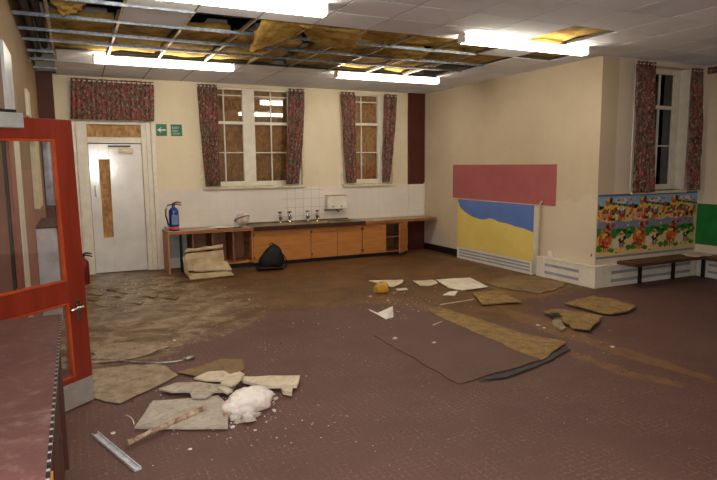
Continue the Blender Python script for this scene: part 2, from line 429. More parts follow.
# left wall doorway strips seen through the open glazed door
def onleft(px): return un(px, 200, 'x', XL).y
struct('trim_6', MB().box(XL, XL+.03, onleft(14.5), onleft(19.5), 0, 2.0), M_WHITE, bevel=.004)
struct('trim_7', MB().box(XL, XL+.03, onleft(8.0), onleft(13.6), 0, 2.0), mat('red_brown_post', (150, 70, 44), .45, col2=(120, 52, 34)), bevel=.004)
struct('trim_8', MB().box(XL, XL+.012, 4.75, onleft(6.0), 0, 2.0).box(XL, XL+.012, onleft(6.9), onleft(8.0), 0, 2.0), M_BLACK)
struct('window_4', MB().box(XL, XL+.02, 4.76, 5.36, 2.03, 2.50), mat('pale_blue_grey_pane', (196, 204, 214), .3))
struct('trim_9', MB().box(XL, XL+.025, 6.95, 7.35, 2.17, 2.44), M_WHITE, bevel=.003)
struct('trim_14', MB().box(XL, XL+.05, 7.1, 7.9, 1.2, 1.95), M_CREAM, bevel=.003)
struct('trim_10', MB().box(XL, -.2, D-.16, D, 0, 2.2), M_REDB)
pp = MB().box(XL+.02, -.205, D-.185, D-.161, 1.1, 2.16).build('notice_board', mat('blue_grey_glossy_paper', (150, 158, 182), .25, col2=(96, 98, 116), scale=5), label='blue grey glossy notice board on the far left dark red boxing, seen through door glass', cat='notice board')

# ------------------------------------------------------------------ ceiling
XC = [XL, -.12, .47, 1.05, 1.62, 2.18, 2.76, 3.355, 3.955, 4.58, 5.18, 5.78, 6.38, 6.98, 7.58, XG]
YC = {-2: 4.50, -1: 4.98, 0: 5.48, 1: 6.10, 2: 6.70, 3: 7.27, 4: 7.92, 5: 8.52, 6: 9.12, 7: 9.72, 8: D}
for j in range(-3, -14, -1): YC[j] = max(-2.0, 4.50+(j+2)*.6)
OPEN = set()
for j in range(0, 4):
    for i in range(0, 9): OPEN.add((i, j))
OPEN.discard((2, 0))
OPEN |= {(9, 1), (9, 2), (9, 3), (10, 0), (9, -2), (9, -1), (0, 4), (0, 5), (0, 6), (1, 4)}
OPEN |= {(0, -1), (1, -1)}
cb = MB(); gb = MB()
for j in range(-13, 8):
    y0, y1 = YC[j], YC[j+1]
    if y1-y0 < .02: continue
    for i in range(-1, len(XC)-1):
        if i == -1:
            if y1 > 4.7: continue
            x0, x1 = -.9, XC[0]
        else: x0, x1 = XC[i], XC[i+1]
        if x0 >= XR-.1 and y0 >= YA-.06: continue
        if x1 > XR and y0 >= YA-.06: x1 = XR
        if (i, j) in OPEN or (i, j) == (2, 0): continue
        g = .007
        cb.box(x0+g, x1-g, y0+g, y1-g, C, C+.015)
        gb.box(x0, x1, y0-g, y0+g, C+.004, C+.03).box(x0-g, x0+g, y0, y1, C+.004, C+.03).box(x0, x1, y1-g, y1+g, C+.004, C+.03).box(x1-g, x1+g, y0, y1, C+.004, C+.03)
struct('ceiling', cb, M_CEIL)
struct('trim_11', gb, M_GRID)
# roof void above
rb = MB().box(-1.3, XG+.3, -2.3, D+.3, TOP, TOP+.1)
for k in range(16): rb.box(-1.2+k*.6, -1.13+k*.6, 4, D, 3.75, TOP)
struct('trim_12', rb, M_VOID)
struct('trim_13', MB().box(XL, XG, 3.6, 3.65, C+.03, TOP), M_VOID)
# exposed grid: main tees (along the room) and steel channels (across it)
TG = 'exposed main tees of the ceiling grid'
names = {1: 'leftmost, beside the left wall', 2: 'at the left edge of the single remaining tile', 3: 'at the right edge of the single remaining tile',
         4: 'left of the hanging yellow slab', 5: 'running past the hanging slab tip', 6: 'over the left wall window pair, right of the slab', 7: 'in the middle of the opening, left of the third lamp',
         8: 'above the third lamp', 9: 'rightmost, before the lone right hand tile'}
for k in range(1, 10):
    x = XC[k]; y0, y1 = YC[0], YC[4]
    if k in (1,): y0, y1 = YC[-1], YC[7]
    if k == 2: y0, y1 = YC[-1], YC[5]
    b = MB().box(x-.013, x+.013, y0, y1, C-.004, C).box(x-.002, x+.002, y0, y1, C, C+.035)
    b.build('ceiling_tee', M_TEE, label='thin metal ceiling tee, '+names[k], cat='ceiling bar', group=TG)
CG = 'steel channels across the ceiling opening'
def channel(x0, x1, y, z, label, wdt=.024, dy=0):
    b = MB(); z -= .022
    n = 8
    for s_ in range(n):
        xa = x0+(x1-x0)*s_/n; xb = x0+(x1-x0)*(s_+1)/n
        ya, yb = (y+dy*s_/n), (y+dy*(s_+1)/n)
        b.add([(xa, ya-wdt/2, z), (xa, ya+wdt/2, z), (xb, yb+wdt/2, z), (xb, yb-wdt/2, z),
               (xa, ya-wdt/2, z+.028), (xa, ya+wdt/2, z+.028), (xb, yb+wdt/2, z+.028), (xb, yb-wdt/2, z+.028)],
              [(0, 1, 2, 3), (4, 7, 6, 5), (0, 3, 7, 4), (1, 5, 6, 2)] + ([(0, 4, 5, 1)] if s_ == 0 else []) + ([(3, 2, 6, 7)] if s_ == n-1 else []))
    return b.build('steel_channel', M_STEEL, label=label, cat='ceiling bar', group=CG, recalc=True)
channel(XL, XC[9], 6.10, C+.004, 'blue grey steel channel across the opening, second row back, behind the hanging slab')
channel(XL, XC[10], 6.72, C+.004, 'blue grey steel channel across the opening, third row back')
channel(XL, XC[10], 7.25, C+.004, 'blue grey steel channel across the opening, fourth row back, nearest the window lamps')
channel(XL, XC[3], 5.46, C+.004, 'blue grey steel channel at the near edge of the opening, top left')
channel(XL, -.12, 7.92, C+.004, 'short steel channel beside the left wall, first behind the long ones')
channel(XL, .30, 8.50, C+.004, 'steel channel ending at the left wall lamp', dy=-.02)
channel(XL, -.12, 9.16, C+.004, 'short steel channel in the far left corner above the red boxing')
channel(.95, 2.3, 5.78, C+.22, 'steel channel higher up in the dark void, nearer one')
channel(.95, 2.3, 6.4, C+.24, 'steel channel higher up in the dark void, further one')
for i, (x, y) in enumerate([(1.25, 5.8), (1.78, 6.1), (2.1, 5.7)]):
    MB().tube([(x, y, C+.26 if i != 1 else C+.045), (x, y, TOP)], .006, 6).build('hanger_rod', M_STEEL, label=('thin hanger rod in the dark void, left', 'thin hanger rod in the dark void, middle', 'thin hanger rod in the dark void, right')[i], cat='rod', group='hanger rods in the roof void')
for i, x in enumerate([-.34, -.26]):
    MB().tube([(x, 4.9, 3.25+.12*i), (x, 9.7, 3.25+.12*i)], .045, 10).build('service_pipe', mat('lagged_pipe', (120, 108, 98), .7), label=('grey service pipe in the void beside the left wall, lower', 'grey service pipe in the void beside the left wall, upper')[i], cat='pipe', group='service pipes in the roof void')

# remaining single tile in the opening, leaning neighbour tile
g = .006
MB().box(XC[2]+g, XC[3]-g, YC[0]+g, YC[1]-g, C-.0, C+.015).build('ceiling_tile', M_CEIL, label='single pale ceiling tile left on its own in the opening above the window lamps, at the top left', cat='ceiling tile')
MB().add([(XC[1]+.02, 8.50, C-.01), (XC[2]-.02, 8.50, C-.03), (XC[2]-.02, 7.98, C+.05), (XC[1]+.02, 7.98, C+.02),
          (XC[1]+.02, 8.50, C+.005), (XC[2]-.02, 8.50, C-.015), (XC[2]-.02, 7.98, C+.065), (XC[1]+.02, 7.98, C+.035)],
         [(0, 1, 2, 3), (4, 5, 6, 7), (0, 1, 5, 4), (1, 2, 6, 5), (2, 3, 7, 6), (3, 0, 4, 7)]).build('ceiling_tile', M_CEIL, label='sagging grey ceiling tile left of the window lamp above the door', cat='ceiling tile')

def fbm(x, y, s=1.0, seed=0): return mnoise.fractal(Vector((x*s+seed, y*s-seed, seed*.37)), 1.0, 2.0, 4)
def slab(poly, zf, th, mi=0, rings=5, jit=.02, seg=.12, seed=1, bottom_flat=False, mb=None):
    """irregular sheet: polygon (x,y) with rough edges, height field zf(x,y), real thickness"""
    rnd = random.Random(seed); P = []
    n = len(poly)
    for i in range(n):
        a = Vector(poly[i][:2]); c = Vector(poly[(i+1) % n][:2]); L = (c-a).length; k = max(1, int(L/seg))
        d = (c-a); nrm = Vector((-d.y, d.x)).normalized() if L else Vector((0, 0))
        for j in range(k):
            q = a+d*(j/k)
            if j: q = q+nrm*rnd.uniform(-jit, jit)
            P.append(q)
    cx = sum((p.x for p in P))/len(P); cy = sum((p.y for p in P))/len(P); c0 = Vector((cx, cy)); N = len(P)
    vs = []
    for side in (0, 1):
        for r in range(rings):
            f = 1-r/rings
            for p in P:
                q = c0+(p-c0)*f; z = zf(q.x, q.y); vs.append((q.x, q.y, z+th if side == 0 else z))
        z = zf(cx, cy); vs.append((cx, cy, z+th if side == 0 else z))
    S = rings*N+1; fs = []
    for side in (0, 1):
        o = side*S
        for r in range(rings-1):
            for k in range(N): fs.append((o+r*N+k, o+r*N+(k+1) % N, o+(r+1)*N+(k+1) % N, o+(r+1)*N+k))
        for k in range(N): fs.append((o+(rings-1)*N+k, o+(rings-1)*N+(k+1) % N, o+S-1))
    for k in range(N): fs.append((k, (k+1) % N, S+(k+1) % N, S+k))
    mb = mb or MB(); mb.add(vs, fs, mi); return mb

# mineral wool batts lying above the grid
BG = 'mineral wool batts lying on the ceiling grid'
batts = [
 ((XC[0]+.25, XC[2]-.02, 6.4, 7.85), 'bulging yellow brown mineral wool batt lying above the grid, beside the left wall'),
 ((XC[2]+.04, XC[3]-.05, 6.15, 7.9), 'yellow brown wool batt directly behind the single remaining tile'),
 ((XC[3]+.02, XC[4]-.02, 6.4, 7.9), 'yellow wool batt above the grid over the right half of the door lamp'),
 ((XC[4]+.07, XC[6]-.28, 6.6, 7.9), 'yellow wool batt above the grid behind the tip of the hanging slab'),
 ((XC[6]-.06, XC[7]-.05, 6.2, 7.9), 'yellow wool batt above the grid, above the far left end of the third lamp'),
 ((XC[5]+.35, XC[7]+.05, 5.5, 6.05), 'flat wool batt at the near edge of the opening, right of the hanging slab'),
 ((XC[7]+.12, XC[8]+.4, 5.5, 6.15), 'flat wool batt at the near edge of the opening, second from its right end'),
 ((XC[8]+.42, XC[9]-.01, 5.5, 6.15), 'flat wool batt at the near edge of the opening, at its right end'),
 ((XC[7]+.03, XC[8]-.03, 6.25, 7.85), 'yellow wool batt above the grid over the middle of the third lamp'),
 ((XC[8]+.30, XC[9]-.05, 6.3, 7.9), 'yellow wool batt above the grid over the right part of the third lamp'),
 ((XC[9]+.0, XC[10]-.02, 6.15, 7.0), 'orange brown wool batt at the right hand corner of the opening'),
 ((XC[10]+.08, XC[11]+.0, 5.60, 6.2), 'wool batt showing in the single missing tile behind the right hand lamp'),
 ((XC[9]-.05, XC[10]+.05, 4.35, 5.5), 'crumpled yellow wool batt in the missing tile in front of the right hand lamp'),
]
for k, ((x0, x1, y0, y1), lb) in enumerate(batts):
    b = slab([(x0, y0), (x1, y0), (x1, y1), (x0, y1)], lambda x, y, k=k: C+.045+.03*fbm(x, y, 3, k), .09, rings=7, jit=.025, seed=k)
    b.build('insulation_batt', M_INS, smooth=True, label=lb, cat='insulation', group=BG, recalc=True)
# hanging slabs
def hanging(name, pts, th, label, seed=0, m_=None):
    """bilinear sheet with four 3D corners, thickness and lumpy edges"""
    A, B_, C_, D_ = [Vector(p) for p in pts]; n = 14; vs = []
    nr = (B_-A).cross(D_-A).normalized()
    for side in (0, 1):
        for j in range(n+1):
            for i in range(n+1):
                u, v = i/n, j/n
                p = (A*(1-u)+B_*u)*(1-v)+(D_*(1-u)+C_*u)*v
                e = .02*fbm(u*3, v*3, 2, seed)
                edge = .03*fbm(u*5+side, v*5, 2, seed+5)*(1 if i in (0, n) or j in (0, n) else 0)
                vs.append(p+nr*(e+(th if side else 0)*(.5 if (i in (0, n) or j in (0, n)) else 1))+Vector((edge, edge, 0)))
    fs = []; S = (n+1)**2
    for side in (0, 1):
        for j in range(n):
            for i in range(n):
                a = side*S+j*(n+1)+i; fs.append((a, a+1, a+n+2, a+n+1))
    per = [i for i in range(n+1)]+[j*(n+1)+n for j in range(1, n+1)]+[n*(n+1)+i for i in range(n-1, -1, -1)]+[j*(n+1) for j in range(n-1, 0, -1)]
    for k in range(len(per)): a, c = per[k], per[(k+1) % len(per)]; fs.append((a, c, S+c, S+a))
    return MB().add(vs, fs).build(name, m_ or M_INS, smooth=True, label=label, cat='insulation', group='mineral wool slabs hanging from the ceiling')
def uy(px, py, y): return tuple(un(px, py, 'y', y))
hanging('insulation_slab', [tuple(un(262, 19, 'y', 5.55)), tuple(un(308, 25, 'y', 5.62)), uy(300, 36, 6.05), uy(250, 53, 5.95)], .05, 'large yellow brown slab of mineral wool hanging down as a pointed flap, left of centre in the ceiling opening', 2)
hanging('insulation_slab', [tuple(un(300, 26, 'y', 5.6)), tuple(un(367, 32, 'y', 5.62)), uy(350, 52, 6.25), uy(311, 42, 6.2)], .05, 'wide brown slab of mineral wool sagging in the middle of the ceiling opening', 7)
hanging('insulation_slab', [tuple(un(381, 47, 'y', 6.15)), tuple(un(428, 52, 'y', 6.2)), uy(420, 60, 6.5), uy(396, 58, 6.5)], .04, 'small orange brown slab of mineral wool sagging over the third lamp', 12)
hanging('insulation_slab', [uy(46, -6, 5.5), uy(92, -4, 5.5), uy(80, 12, 5.75), uy(62, 17, 5.75)], .08, 'lumpy brown wad of mineral wool hanging at the top left corner of the opening', 17)
b = MB(); cc = Vector((3.06, 7.62, 0))

# ------------------------------------------------------------------ lamps
LG = 'fluorescent batten lights on the ceiling'
def lamp(x0, x1, y, label, wd=.11):
    t = empty('ceiling_light', ((x0+x1)/2, y, C), label, 'ceiling light', LG)
    MB().box(x0, x1, y-.035, y+.035, C-.045, C-.005).build('housing', M_PLASTIC, t, bevel=.003)
    pr = [(y-wd/2, C-.03), (y-wd/2, C-.082), (y-wd/2+.012, C-.095), (y+wd/2-.012, C-.095), (y+wd/2, C-.082), (y+wd/2, C-.03)]
    MB().prism(pr, x0+.012, x1-.012, 'x').build('diffuser', M_LAMP, t)
    for xa in (x0-.004, x1-.010): MB().prism([(p[0]*1.0+(.004 if p[0] > y else -.004), p[1]-.002 if p[1] < C-.05 else p[1]+.026) for p in pr], xa, xa+.015, 'x').build('end_cap', M_PLASTIC, t)
    return t
lamp(.20, 2.02, 4.80, 'lit fluorescent batten light at the top edge of the view, nearest on the left')
lamp(.30, 2.00, 7.93, 'lit fluorescent batten light in front of the door and the left window')
lamp(3.49, 5.22, 7.93, 'lit fluorescent batten light in front of the single right window on the back wall')
lamp(3.74, 5.50, 5.23, 'lit fluorescent batten light nearest the pink board wall, beside the missing tiles')

# ------------------------------------------------------------------ windows
def sash_window(name, glassL, glassR, z0, z1, yg, bars_x, bars_z, thick_z, opening, rev, boardm, parentlabel=None, curt=None):
    """opening=(x0,x1,z0,z1) ; frame fills it; panes list of (x0,x1)"""
    ox0, ox1, oz0, oz1 = opening
    t = empty(name, ((ox0+ox1)/2, yg, oz0), kind='structure')
    f = MB(); panes = list(zip(glassL, glassR))
    # frame fills between panes
    xs = [ox0]+[v for p in panes for v in p]+[ox1]
    for a, c in zip(xs[0::2], xs[1::2]):
        if c > a: f.box(a, c, yg-.045, yg+.03, oz0, oz1)
    for a, c in panes: f.box(a, c, yg-.04, yg+.03, oz0, z0).box(a, c, yg-.04, yg+.03, z1, oz1)
    f.build('window_frame', M_WHITE, t, bevel=.004)
    g_ = MB(); br = MB()
    for a, c in panes:
        g_.box(a, c, yg-.004, yg, z0, z1)
        for bx in bars_x:
            if a < bx < c: br.box(bx-.009, bx+.009, yg-.024, yg+.012, z0, z1)
        for bz in bars_z: br.box(a, c, yg-.024, yg+.012, bz-.009, bz+.009)
        br.box(a, c, yg-.05, yg+.015, thick_z-.024, thick_z+.024)
    br.build('glazing_bars', M_WHITE, t, bevel=.002); g_.build('glass_pane', M_GLASS, t)
    MB().box(ox0, ox1, yg+.05, yg+.07, oz0, oz1).build('window_boarding', boardm, t)
    return t
YG = D+.07
def X(px, py=150, y=YG): return un(px, py, 'y', y).x
def Z(px, py, y=YG): return un(px, py, 'y', y).z
t = sash_window('window_1', [X(209), X(255)], [X(243.3), X(288)], Z(230, 181.5), 2.90, YG, [X(225), X(271.5)], [Z(230, 95.5), Z(230, 152.6)], Z(230, 123), WA, .0, M_OSB)
MB().box(WA[0]-.03, WA[1]+.05, D-.05, D+.04, WA[2]-.045, WA[2]).build('window_sill', M_CREAM, t, bevel=.005)
MB().box(WA[0]-.05, WA[0], D-.012, D+.02, WA[2], WA[3]).box(WA[1], WA[1]+.05, D-.012, D+.02, WA[2], WA[3]).build('architrave', M_CREAM, t, bevel=.004)
t = sash_window('window_2', [X(347)], [X(377)], Z(365, 179), 2.90, YG, [X(361)], [Z(365, 102.5), Z(365, 152.5)], Z(365, 124.5), WB, .0, M_OSB)
MB().box(WB[0]-.03, WB[1]+.05, D-.05, D+.04, WB[2]-.045, WB[2]).build('window_sill', M_CREAM, t, bevel=.005)
MB().box(WB[0]-.05, WB[0], D-.012, D+.02, WB[2], WB[3]).box(WB[1], WB[1]+.05, D-.012, D+.02, WB[2], WB[3]).build('architrave', M_CREAM, t, bevel=.004)
YC3 = YA+.2
t = sash_window('window_3', [6.9], [X(670, 130, YC3)], Z(663, 184, YC3), 2.86, YC3, [X(656.5, 130, YC3)], [Z(663, 73, YC3), Z(663, 146, YC3)], Z(663, 108, YC3), WC, .0, M_OSBD)
MB().box(WC[0]-.02, WC[1]+.02, YA-.03, YA+.17, WC[2]-.04, WC[2]).build('window_sill', M_CREAM, t, bevel=.005)
MB().box(WC[1]-.012, WC[1]-.001, YA-.004, YC3-.05, WC[2], WC[3]).box(WC[0]+.001, WC[0]+.012, YA-.004, YC3-.05, WC[2], WC[3]).build('reveal_lining', M_WHITE, t)
MB().box(WC[0]-.04, WC[0], YA-.01, YA+.01, WC[2], C).build('architrave', M_WHITE, t)

# curtains
def curtain(top, bot, zt, zb, y, label, pleats=5, amp=.03, name='curtain', seed=0, pinch=0, rail=True, group='floral curtains'):
    t = empty(name, ((bot[0]+bot[1])/2, y, zb), label, 'curtain', group)
    nu, nv = pleats*12, 26; vs = []
    for j in range(nv+1):
        v = j/nv; z = zt+(zb-zt)*v; e = v**1.3
        x0 = top[0]+(bot[0]-top[0])*e; x1 = top[1]+(bot[1]-top[1])*e
        for i in range(nu+1):
            u = i/nu; a = amp*(.55+.45*v)
            ph = u*pleats*2*math.pi+1.2*fbm(u*2, v*1.5, 1.3, seed)
            yy = y-a*(1+math.sin(ph))*.9-.01*fbm(u*4, v*4, 2, seed)
            xx = x0+(x1-x0)*u+.006*math.sin(ph*2)
            vs.append((xx, yy, z+.01*fbm(u*3, 0, 3, seed) if j in (0, nv) else z))
    fs = [(j*(nu+1)+i, j*(nu+1)+i+1, (j+1)*(nu+1)+i+1, (j+1)*(nu+1)+i) for j in range(nv) for i in range(nu)]
    o = MB().add(vs, fs).build('fabric', M_CURT, t, smooth=True, recalc=False)
    s_ = o.modifiers.new('thickness', 'SOLIDIFY'); s_.thickness = .004
    if rail:
        MB().tube([(top[0]-.02, y-.01, zt-.03), (top[1]+.02, y-.01, zt-.03)], .009, 8).build('rail', M_WHITE, t)
    return t
def xw(px, py, y=D-.06): return un(px, py, 'y', y).x
YV = D-.06
curtain((xw(197.5, 90), xw(217, 90)), (xw(205.5, 185), xw(220, 185)), 2.955, 1.325, YV, 'floral curtain left of the twin boarded window', 5, seed=1)
curtain((xw(288.5, 90), xw(304.5, 90)), (xw(285, 183), xw(299, 183)), 2.955, 1.33, YV, 'floral curtain right of the twin boarded window, left of the single window', 4, seed=2)
curtain((xw(340.5, 92), xw(355, 92)), (xw(345.5, 183), xw(356.5, 183)), 2.945, 1.325, YV, 'floral curtain left of the single back wall window', 4, seed=3)
curtain((xw(384, 93), xw(396.5, 93)), (xw(381, 182), xw(388.5, 182)), 2.94, 1.33, YV, 'thin floral curtain right of the single back wall window, by the dark red boxing', 3, seed=4)
curtain((xw(70.5, 80), xw(153.5, 83)), (xw(71.5, 121), xw(154.5, 124)), 2.945, 2.35, D-.08, 'short wide floral curtain hanging over the white door', 17, .022, seed=5)
curtain((un(636.5, 64, 'y', YA-.05).x, un(655, 64, 'y', YA-.05).x), (un(631, 190, 'y', YA-.05).x, un(652.5, 190, 'y', YA-.05).x), 2.955, 1.235, YA-.05, 'dark floral curtain left of the right hand alcove window', 5, seed=6)
curtain((un(691, 70, 'y', YA-.05).x, un(703, 70, 'y', YA-.05).x), (un(684.5, 190, 'y', YA-.05).x, un(701.5, 190, 'y', YA-.05).x-.06), 2.93, 1.24, YA-.05, 'dark floral curtain right of the alcove window, next to the green board', 4, seed=8)
t = empty('curtain', (XG-.04, YA-.2, 2.8), 'strip of floral curtain along the top of the wall with the green board', 'curtain', 'floral curtains')
vs = []; n = 60
for j in (0, 1):
    for i in range(n+1): vs.append((XG-.05-.02*math.sin(i*1.3), YA-.07-i*.008, 2.955-.09*j))
o = MB().add(vs, [(i, i+1, n+2+i, n+1+i) for i in range(n)]).build('fabric', M_CURT, t, smooth=True, recalc=False)
s_ = o.modifiers.new('thickness', 'SOLIDIFY'); s_.thickness = .004

# ------------------------------------------------------------------ far white door
t = empty('door_1', (.6, D, 0), kind='structure')
fr = MB()
for (a, c) in ((.0, .055), (.065, .145)): fr.box(a, c, D-.035 if a < .05 else D-.02, D+.02, 0, 2.34)
for (a, c) in ((1.055, 1.12), (1.13, 1.185)): fr.box(a, c, D-.02 if a < 1.1 else D-.035, D+.02, 0, 2.34)
fr.box(.0, 1.185, D-.03, D+.02, 2.34, 2.37)
fr.box(.14, .215, D-.005, D+.1, 0, 2.34).box(.985, 1.06, D-.005, D+.1, 0, 2.34).box(.215, .985, D-.005, D+.1, 2.01, 2.10).box(.215, .985, D-.005, D+.1, 2.29, 2.34)
fr.build('door_frame', M_WHITE, t, bevel=.006)
MB().box(.215, .985, D+.04, D+.05, 2.1, 2.29).build('transom_boarding', M_OSB, t)
AJ = Matrix.Translation((.98, D+.035, 0)) @ Matrix.Rotation(math.radians(-1.9), 4, 'Z') @ Matrix.Translation((-.98, -D-.035, 0))
lf = MB(AJ); sx0, sx1, sz0, sz1 = .36, .505, .56, 1.76
lf.box(.22, sx0, D+.01, D+.05, .01, 2.0).box(sx1, .98, D+.01, D+.05, .01, 2.0).box(sx0, sx1, D+.01, D+.05, .01, sz0).box(sx0, sx1, D+.01, D+.05, sz1, 2.0)
lf.build('door_leaf', M_DOORW, t, bevel=.003)
MB(AJ).box(sx0, sx1, D+.03, D+.04, sz0, sz1).build('vision_panel', M_OSB, t)
MB(AJ).box(sx0-.012, sx0, D+.002, D+.012, sz0-.012, sz1+.012).box(sx1, sx1+.012, D+.002, D+.012, sz0-.012, sz1+.012).box(sx0, sx1, D+.002, D+.012, sz1, sz1+.012).box(sx0, sx1, D+.002, D+.012, sz0-.012, sz0).build('panel_bead', M_WHITE, t)
c_ = MB(AJ).box(.64, .86, D-.045, D+.01, 1.86, 1.93).build('door_closer', M_CREAM, t, bevel=.006)
MB(AJ).box(.50, .82, D-.04, D-.02, 1.955, 1.975).build('closer_arm', M_BLACK, c_)
MB(AJ).tube([(.285, D-.01, 1.36), (.285, D-.01, 1.20)], .012, 8).tube([(.285, D-.01, 1.35), (.285, D+.01, 1.35)], .014, 8).tube([(.285, D-.01, 1.21), (.285, D+.01, 1.21)], .014, 8).build('pull_handle', M_PLASTIC, t, smooth=True)

# signs
def sign(px0, px1, name, label):
    a, c = un(px0, 130, 'y', D).x, un(px1, 130, 'y', D).x; z0, z1 = Z(170, 136, D), Z(170, 124.3, D)
    t = empty(name, ((a+c)/2, D, z0), label, 'sign')
    MB().box(a, c, D-.006, D-.001, z0, z1).build('panel', M_SIGN, t); return t, a, c, z0, z1
t, a, c, z0, z1 = sign(156, 166.8, 'exit_sign', 'green sign with a white arrow pointing left, beside the short curtain')
mx_, mz = (a+c)/2, (z0+z1)/2; W = (c-a)*.40
MB().prism([(mx_-W, mz), (mx_-W*.15, mz+W*.62), (mx_+W*.02, mz+W*.62), (mx_-W*.35, mz+W*.16), (mx_+W, mz+W*.16), (mx_+W, mz-W*.16), (mx_-W*.35, mz-W*.16), (mx_+W*.02, mz-W*.62), (mx_-W*.15, mz-W*.62)], D-.0085, D-.006, 'y').build('arrow', M_SIGNW, t)
t, a, c, z0, z1 = sign(170.8, 182, 'exit_sign', 'green sign with lines of small white lettering, right of the arrow sign')
def text(body, x, z, size, parent, y=D-.0075):
    cu = bpy.data.curves.new('lettering', 'FONT'); cu.body = body; cu.size = size; cu.extrude = .0005; cu.align_x = 'LEFT'
    o = bpy.data.objects.new('lettering', cu); COL.objects.link(o); o.parent = parent
    o.location = Vector((x, y, z))-wloc(parent); o.rotation_euler = (math.pi/2, 0, 0); cu.materials.append(M_SIGNW)
    bpy.context.view_layer.update(); dg = bpy.context.evaluated_depsgraph_get()
    me = bpy.data.meshes.new_from_object(o.evaluated_get(dg)); n_ = bpy.data.objects.new('lettering', me); COL.objects.link(n_)
    n_.parent = parent; n_.location = o.location; n_.rotation_euler = o.rotation_euler; bpy.data.objects.remove(o); n_.name = 'lettering'; return n_
text('EXIT', a+.02, z0+.112, .052, t); text('KEEP', a+.02, z0+.066, .040, t); text('CLEAR', a+.02, z0+.024, .040, t)

# ------------------------------------------------------------------ counter run
YF = 9.28; YW = 9.235; YB = D-.008; TZ = .655
MB().prism([(1.225, YW), (2.56, YW), (2.56, YB), (1.225, YB)], TZ-.05, TZ).build('worktop', [M_EDGE], label='left worktop with an orange timber edge, carrying the blue fire extinguisher', cat='worktop', bevel=.003, group='worktops along the back wall')
struct  # (laminate face of each worktop is a part below)
def worktop(x0, x1, label):
    t = empty('worktop', ((x0+x1)/2, YW, TZ-.05), label, 'worktop', 'worktops along the back wall')
    MB().box(x0, x1, YW, YB, TZ-.05, TZ-.004).build('timber_edge', M_EDGE, t, bevel=.003)
    MB().box(x0+.006, x1-.006, YW+.01, YB, TZ-.004, TZ).build('laminate_top', M_WTOP, t)
    return t
o = bpy.data.objects['worktop']; bpy.data.objects.remove(o)
worktop(1.225, 2.565, 'left worktop with an orange timber edge, carrying the blue fire extinguisher')
t = empty('worktop', (5.3, YW, TZ-.05), 'right worktop with an orange timber edge, reaching the corner boxing', 'worktop', 'worktops along the back wall')
pl = [(4.60, YW), (6.125, YW+.06), (6.125, D-.055), (5.795, D-.055), (5.795, YB), (4.60, YB)]
MB().prism(pl, TZ-.05, TZ-.004).build('timber_edge', M_EDGE, t, bevel=.003)
MB().prism([(4.6, YW+.012), (6.12, YW+.072), (6.12, D-.056), (5.79, D-.056), (5.79, YB), (4.6, YB)], TZ-.004, TZ).build('laminate_top', M_WTOP, t)
# sink unit
t = empty('sink_unit', (3.6, YW, TZ-.06), 'long olive brown double sink top with two stained basins', 'sink')
sx = [(3.10, 3.43), (3.72, 4.06)]; sy = (9.40, 9.66)
tp = MB(); edges = [2.57, sx[0][0], sx[0][1], sx[1][0], sx[1][1], 4.595]
for a, c in ((2.57, sx[0][0]), (sx[0][1], sx[1][0]), (sx[1][1], 4.595)): tp.box(a, c, YW-.005, YB, TZ-.035, TZ+.008)
for a, c in sx: tp.box(a, c, YW-.005, sy[0], TZ-.035, TZ+.008).box(a, c, sy[1], YB, TZ-.035, TZ+.008)
tp.box(2.6, 4.5, YB-.05, YB, TZ+.008, TZ+.03)
for k in range(6): tp.box(4.12, 4.42, 9.36+k*.05, 9.372+k*.05, TZ+.008, TZ+.012)
tp.build('drainer_top', M_SINKT, t, bevel=.003)
MB().box(2.57, 4.595, YW-.012, YW-.005, TZ-.06, TZ+.006).build('front_trim', M_DKTRIM, t)
for a, c in sx:
    bb = MB().box(a, a+.012, sy[0], sy[1], TZ-.14, TZ+.006).box(c-.012, c, sy[0], sy[1], TZ-.14, TZ+.006).box(a, c, sy[0], sy[0]+.012, TZ-.14, TZ+.006).box(a, c, sy[1]-.012, sy[1], TZ-.14, TZ+.006).box(a, c, sy[0], sy[1], TZ-.15, TZ-.14)
    q_ = bb.build('basin', M_BASIN, t)
    MB().lathe(((a+c)/2, 9.53, TZ-.14), [(.03, 0), (.03, .004), (.012, .004), (.012, .001)], 16).build('plug_hole', M_CHROME, q_)
TPG = 'pillar taps behind the sinks'
for px, py, lb in ((280.6, 219, 'pillar tap with a cross head, first from the left behind the left basin'), (290, 218, 'pillar tap with a cross head, second from the left behind the left basin'), (308, 217, 'pillar tap with a cross head, third from the left behind the right basin'), (317.5, 216, 'pillar tap with a cross head, rightmost behind the right basin')):
    x = un(px, py, 'y', 9.7).x; z = TZ+.008; y = 9.72
    t = empty('pillar_tap', (x, y, z), lb, 'tap', TPG)
    MB().lathe((x, y, z), [(.028, 0), (.028, .008), (.018, .014), (.018, .06), (.026, .07), (.026, .125), (.016, .145), (.014, .165), (.008, .168)], 16).build('body', M_CHROME, t, smooth=True)
    MB().tube([(x, y, z+.085), (x, y-.05, z+.10), (x, y-.10, z+.095), (x, y-.115, z+.07)], [.013, .012, .011, .011], 10).build('spout', M_CHROME, t, smooth=True)
    MB().tube([(x-.035, y, z+.18), (x+.035, y, z+.18)], .010, 8).tube([(x, y-.035, z+.18), (x, y+.035, z+.18)], .010, 8).lathe((x, y, z+.155), [(.014, 0), (.014, .025), (.006, .03)], 12).build('cross_handle', M_LEGM, t, smooth=True)
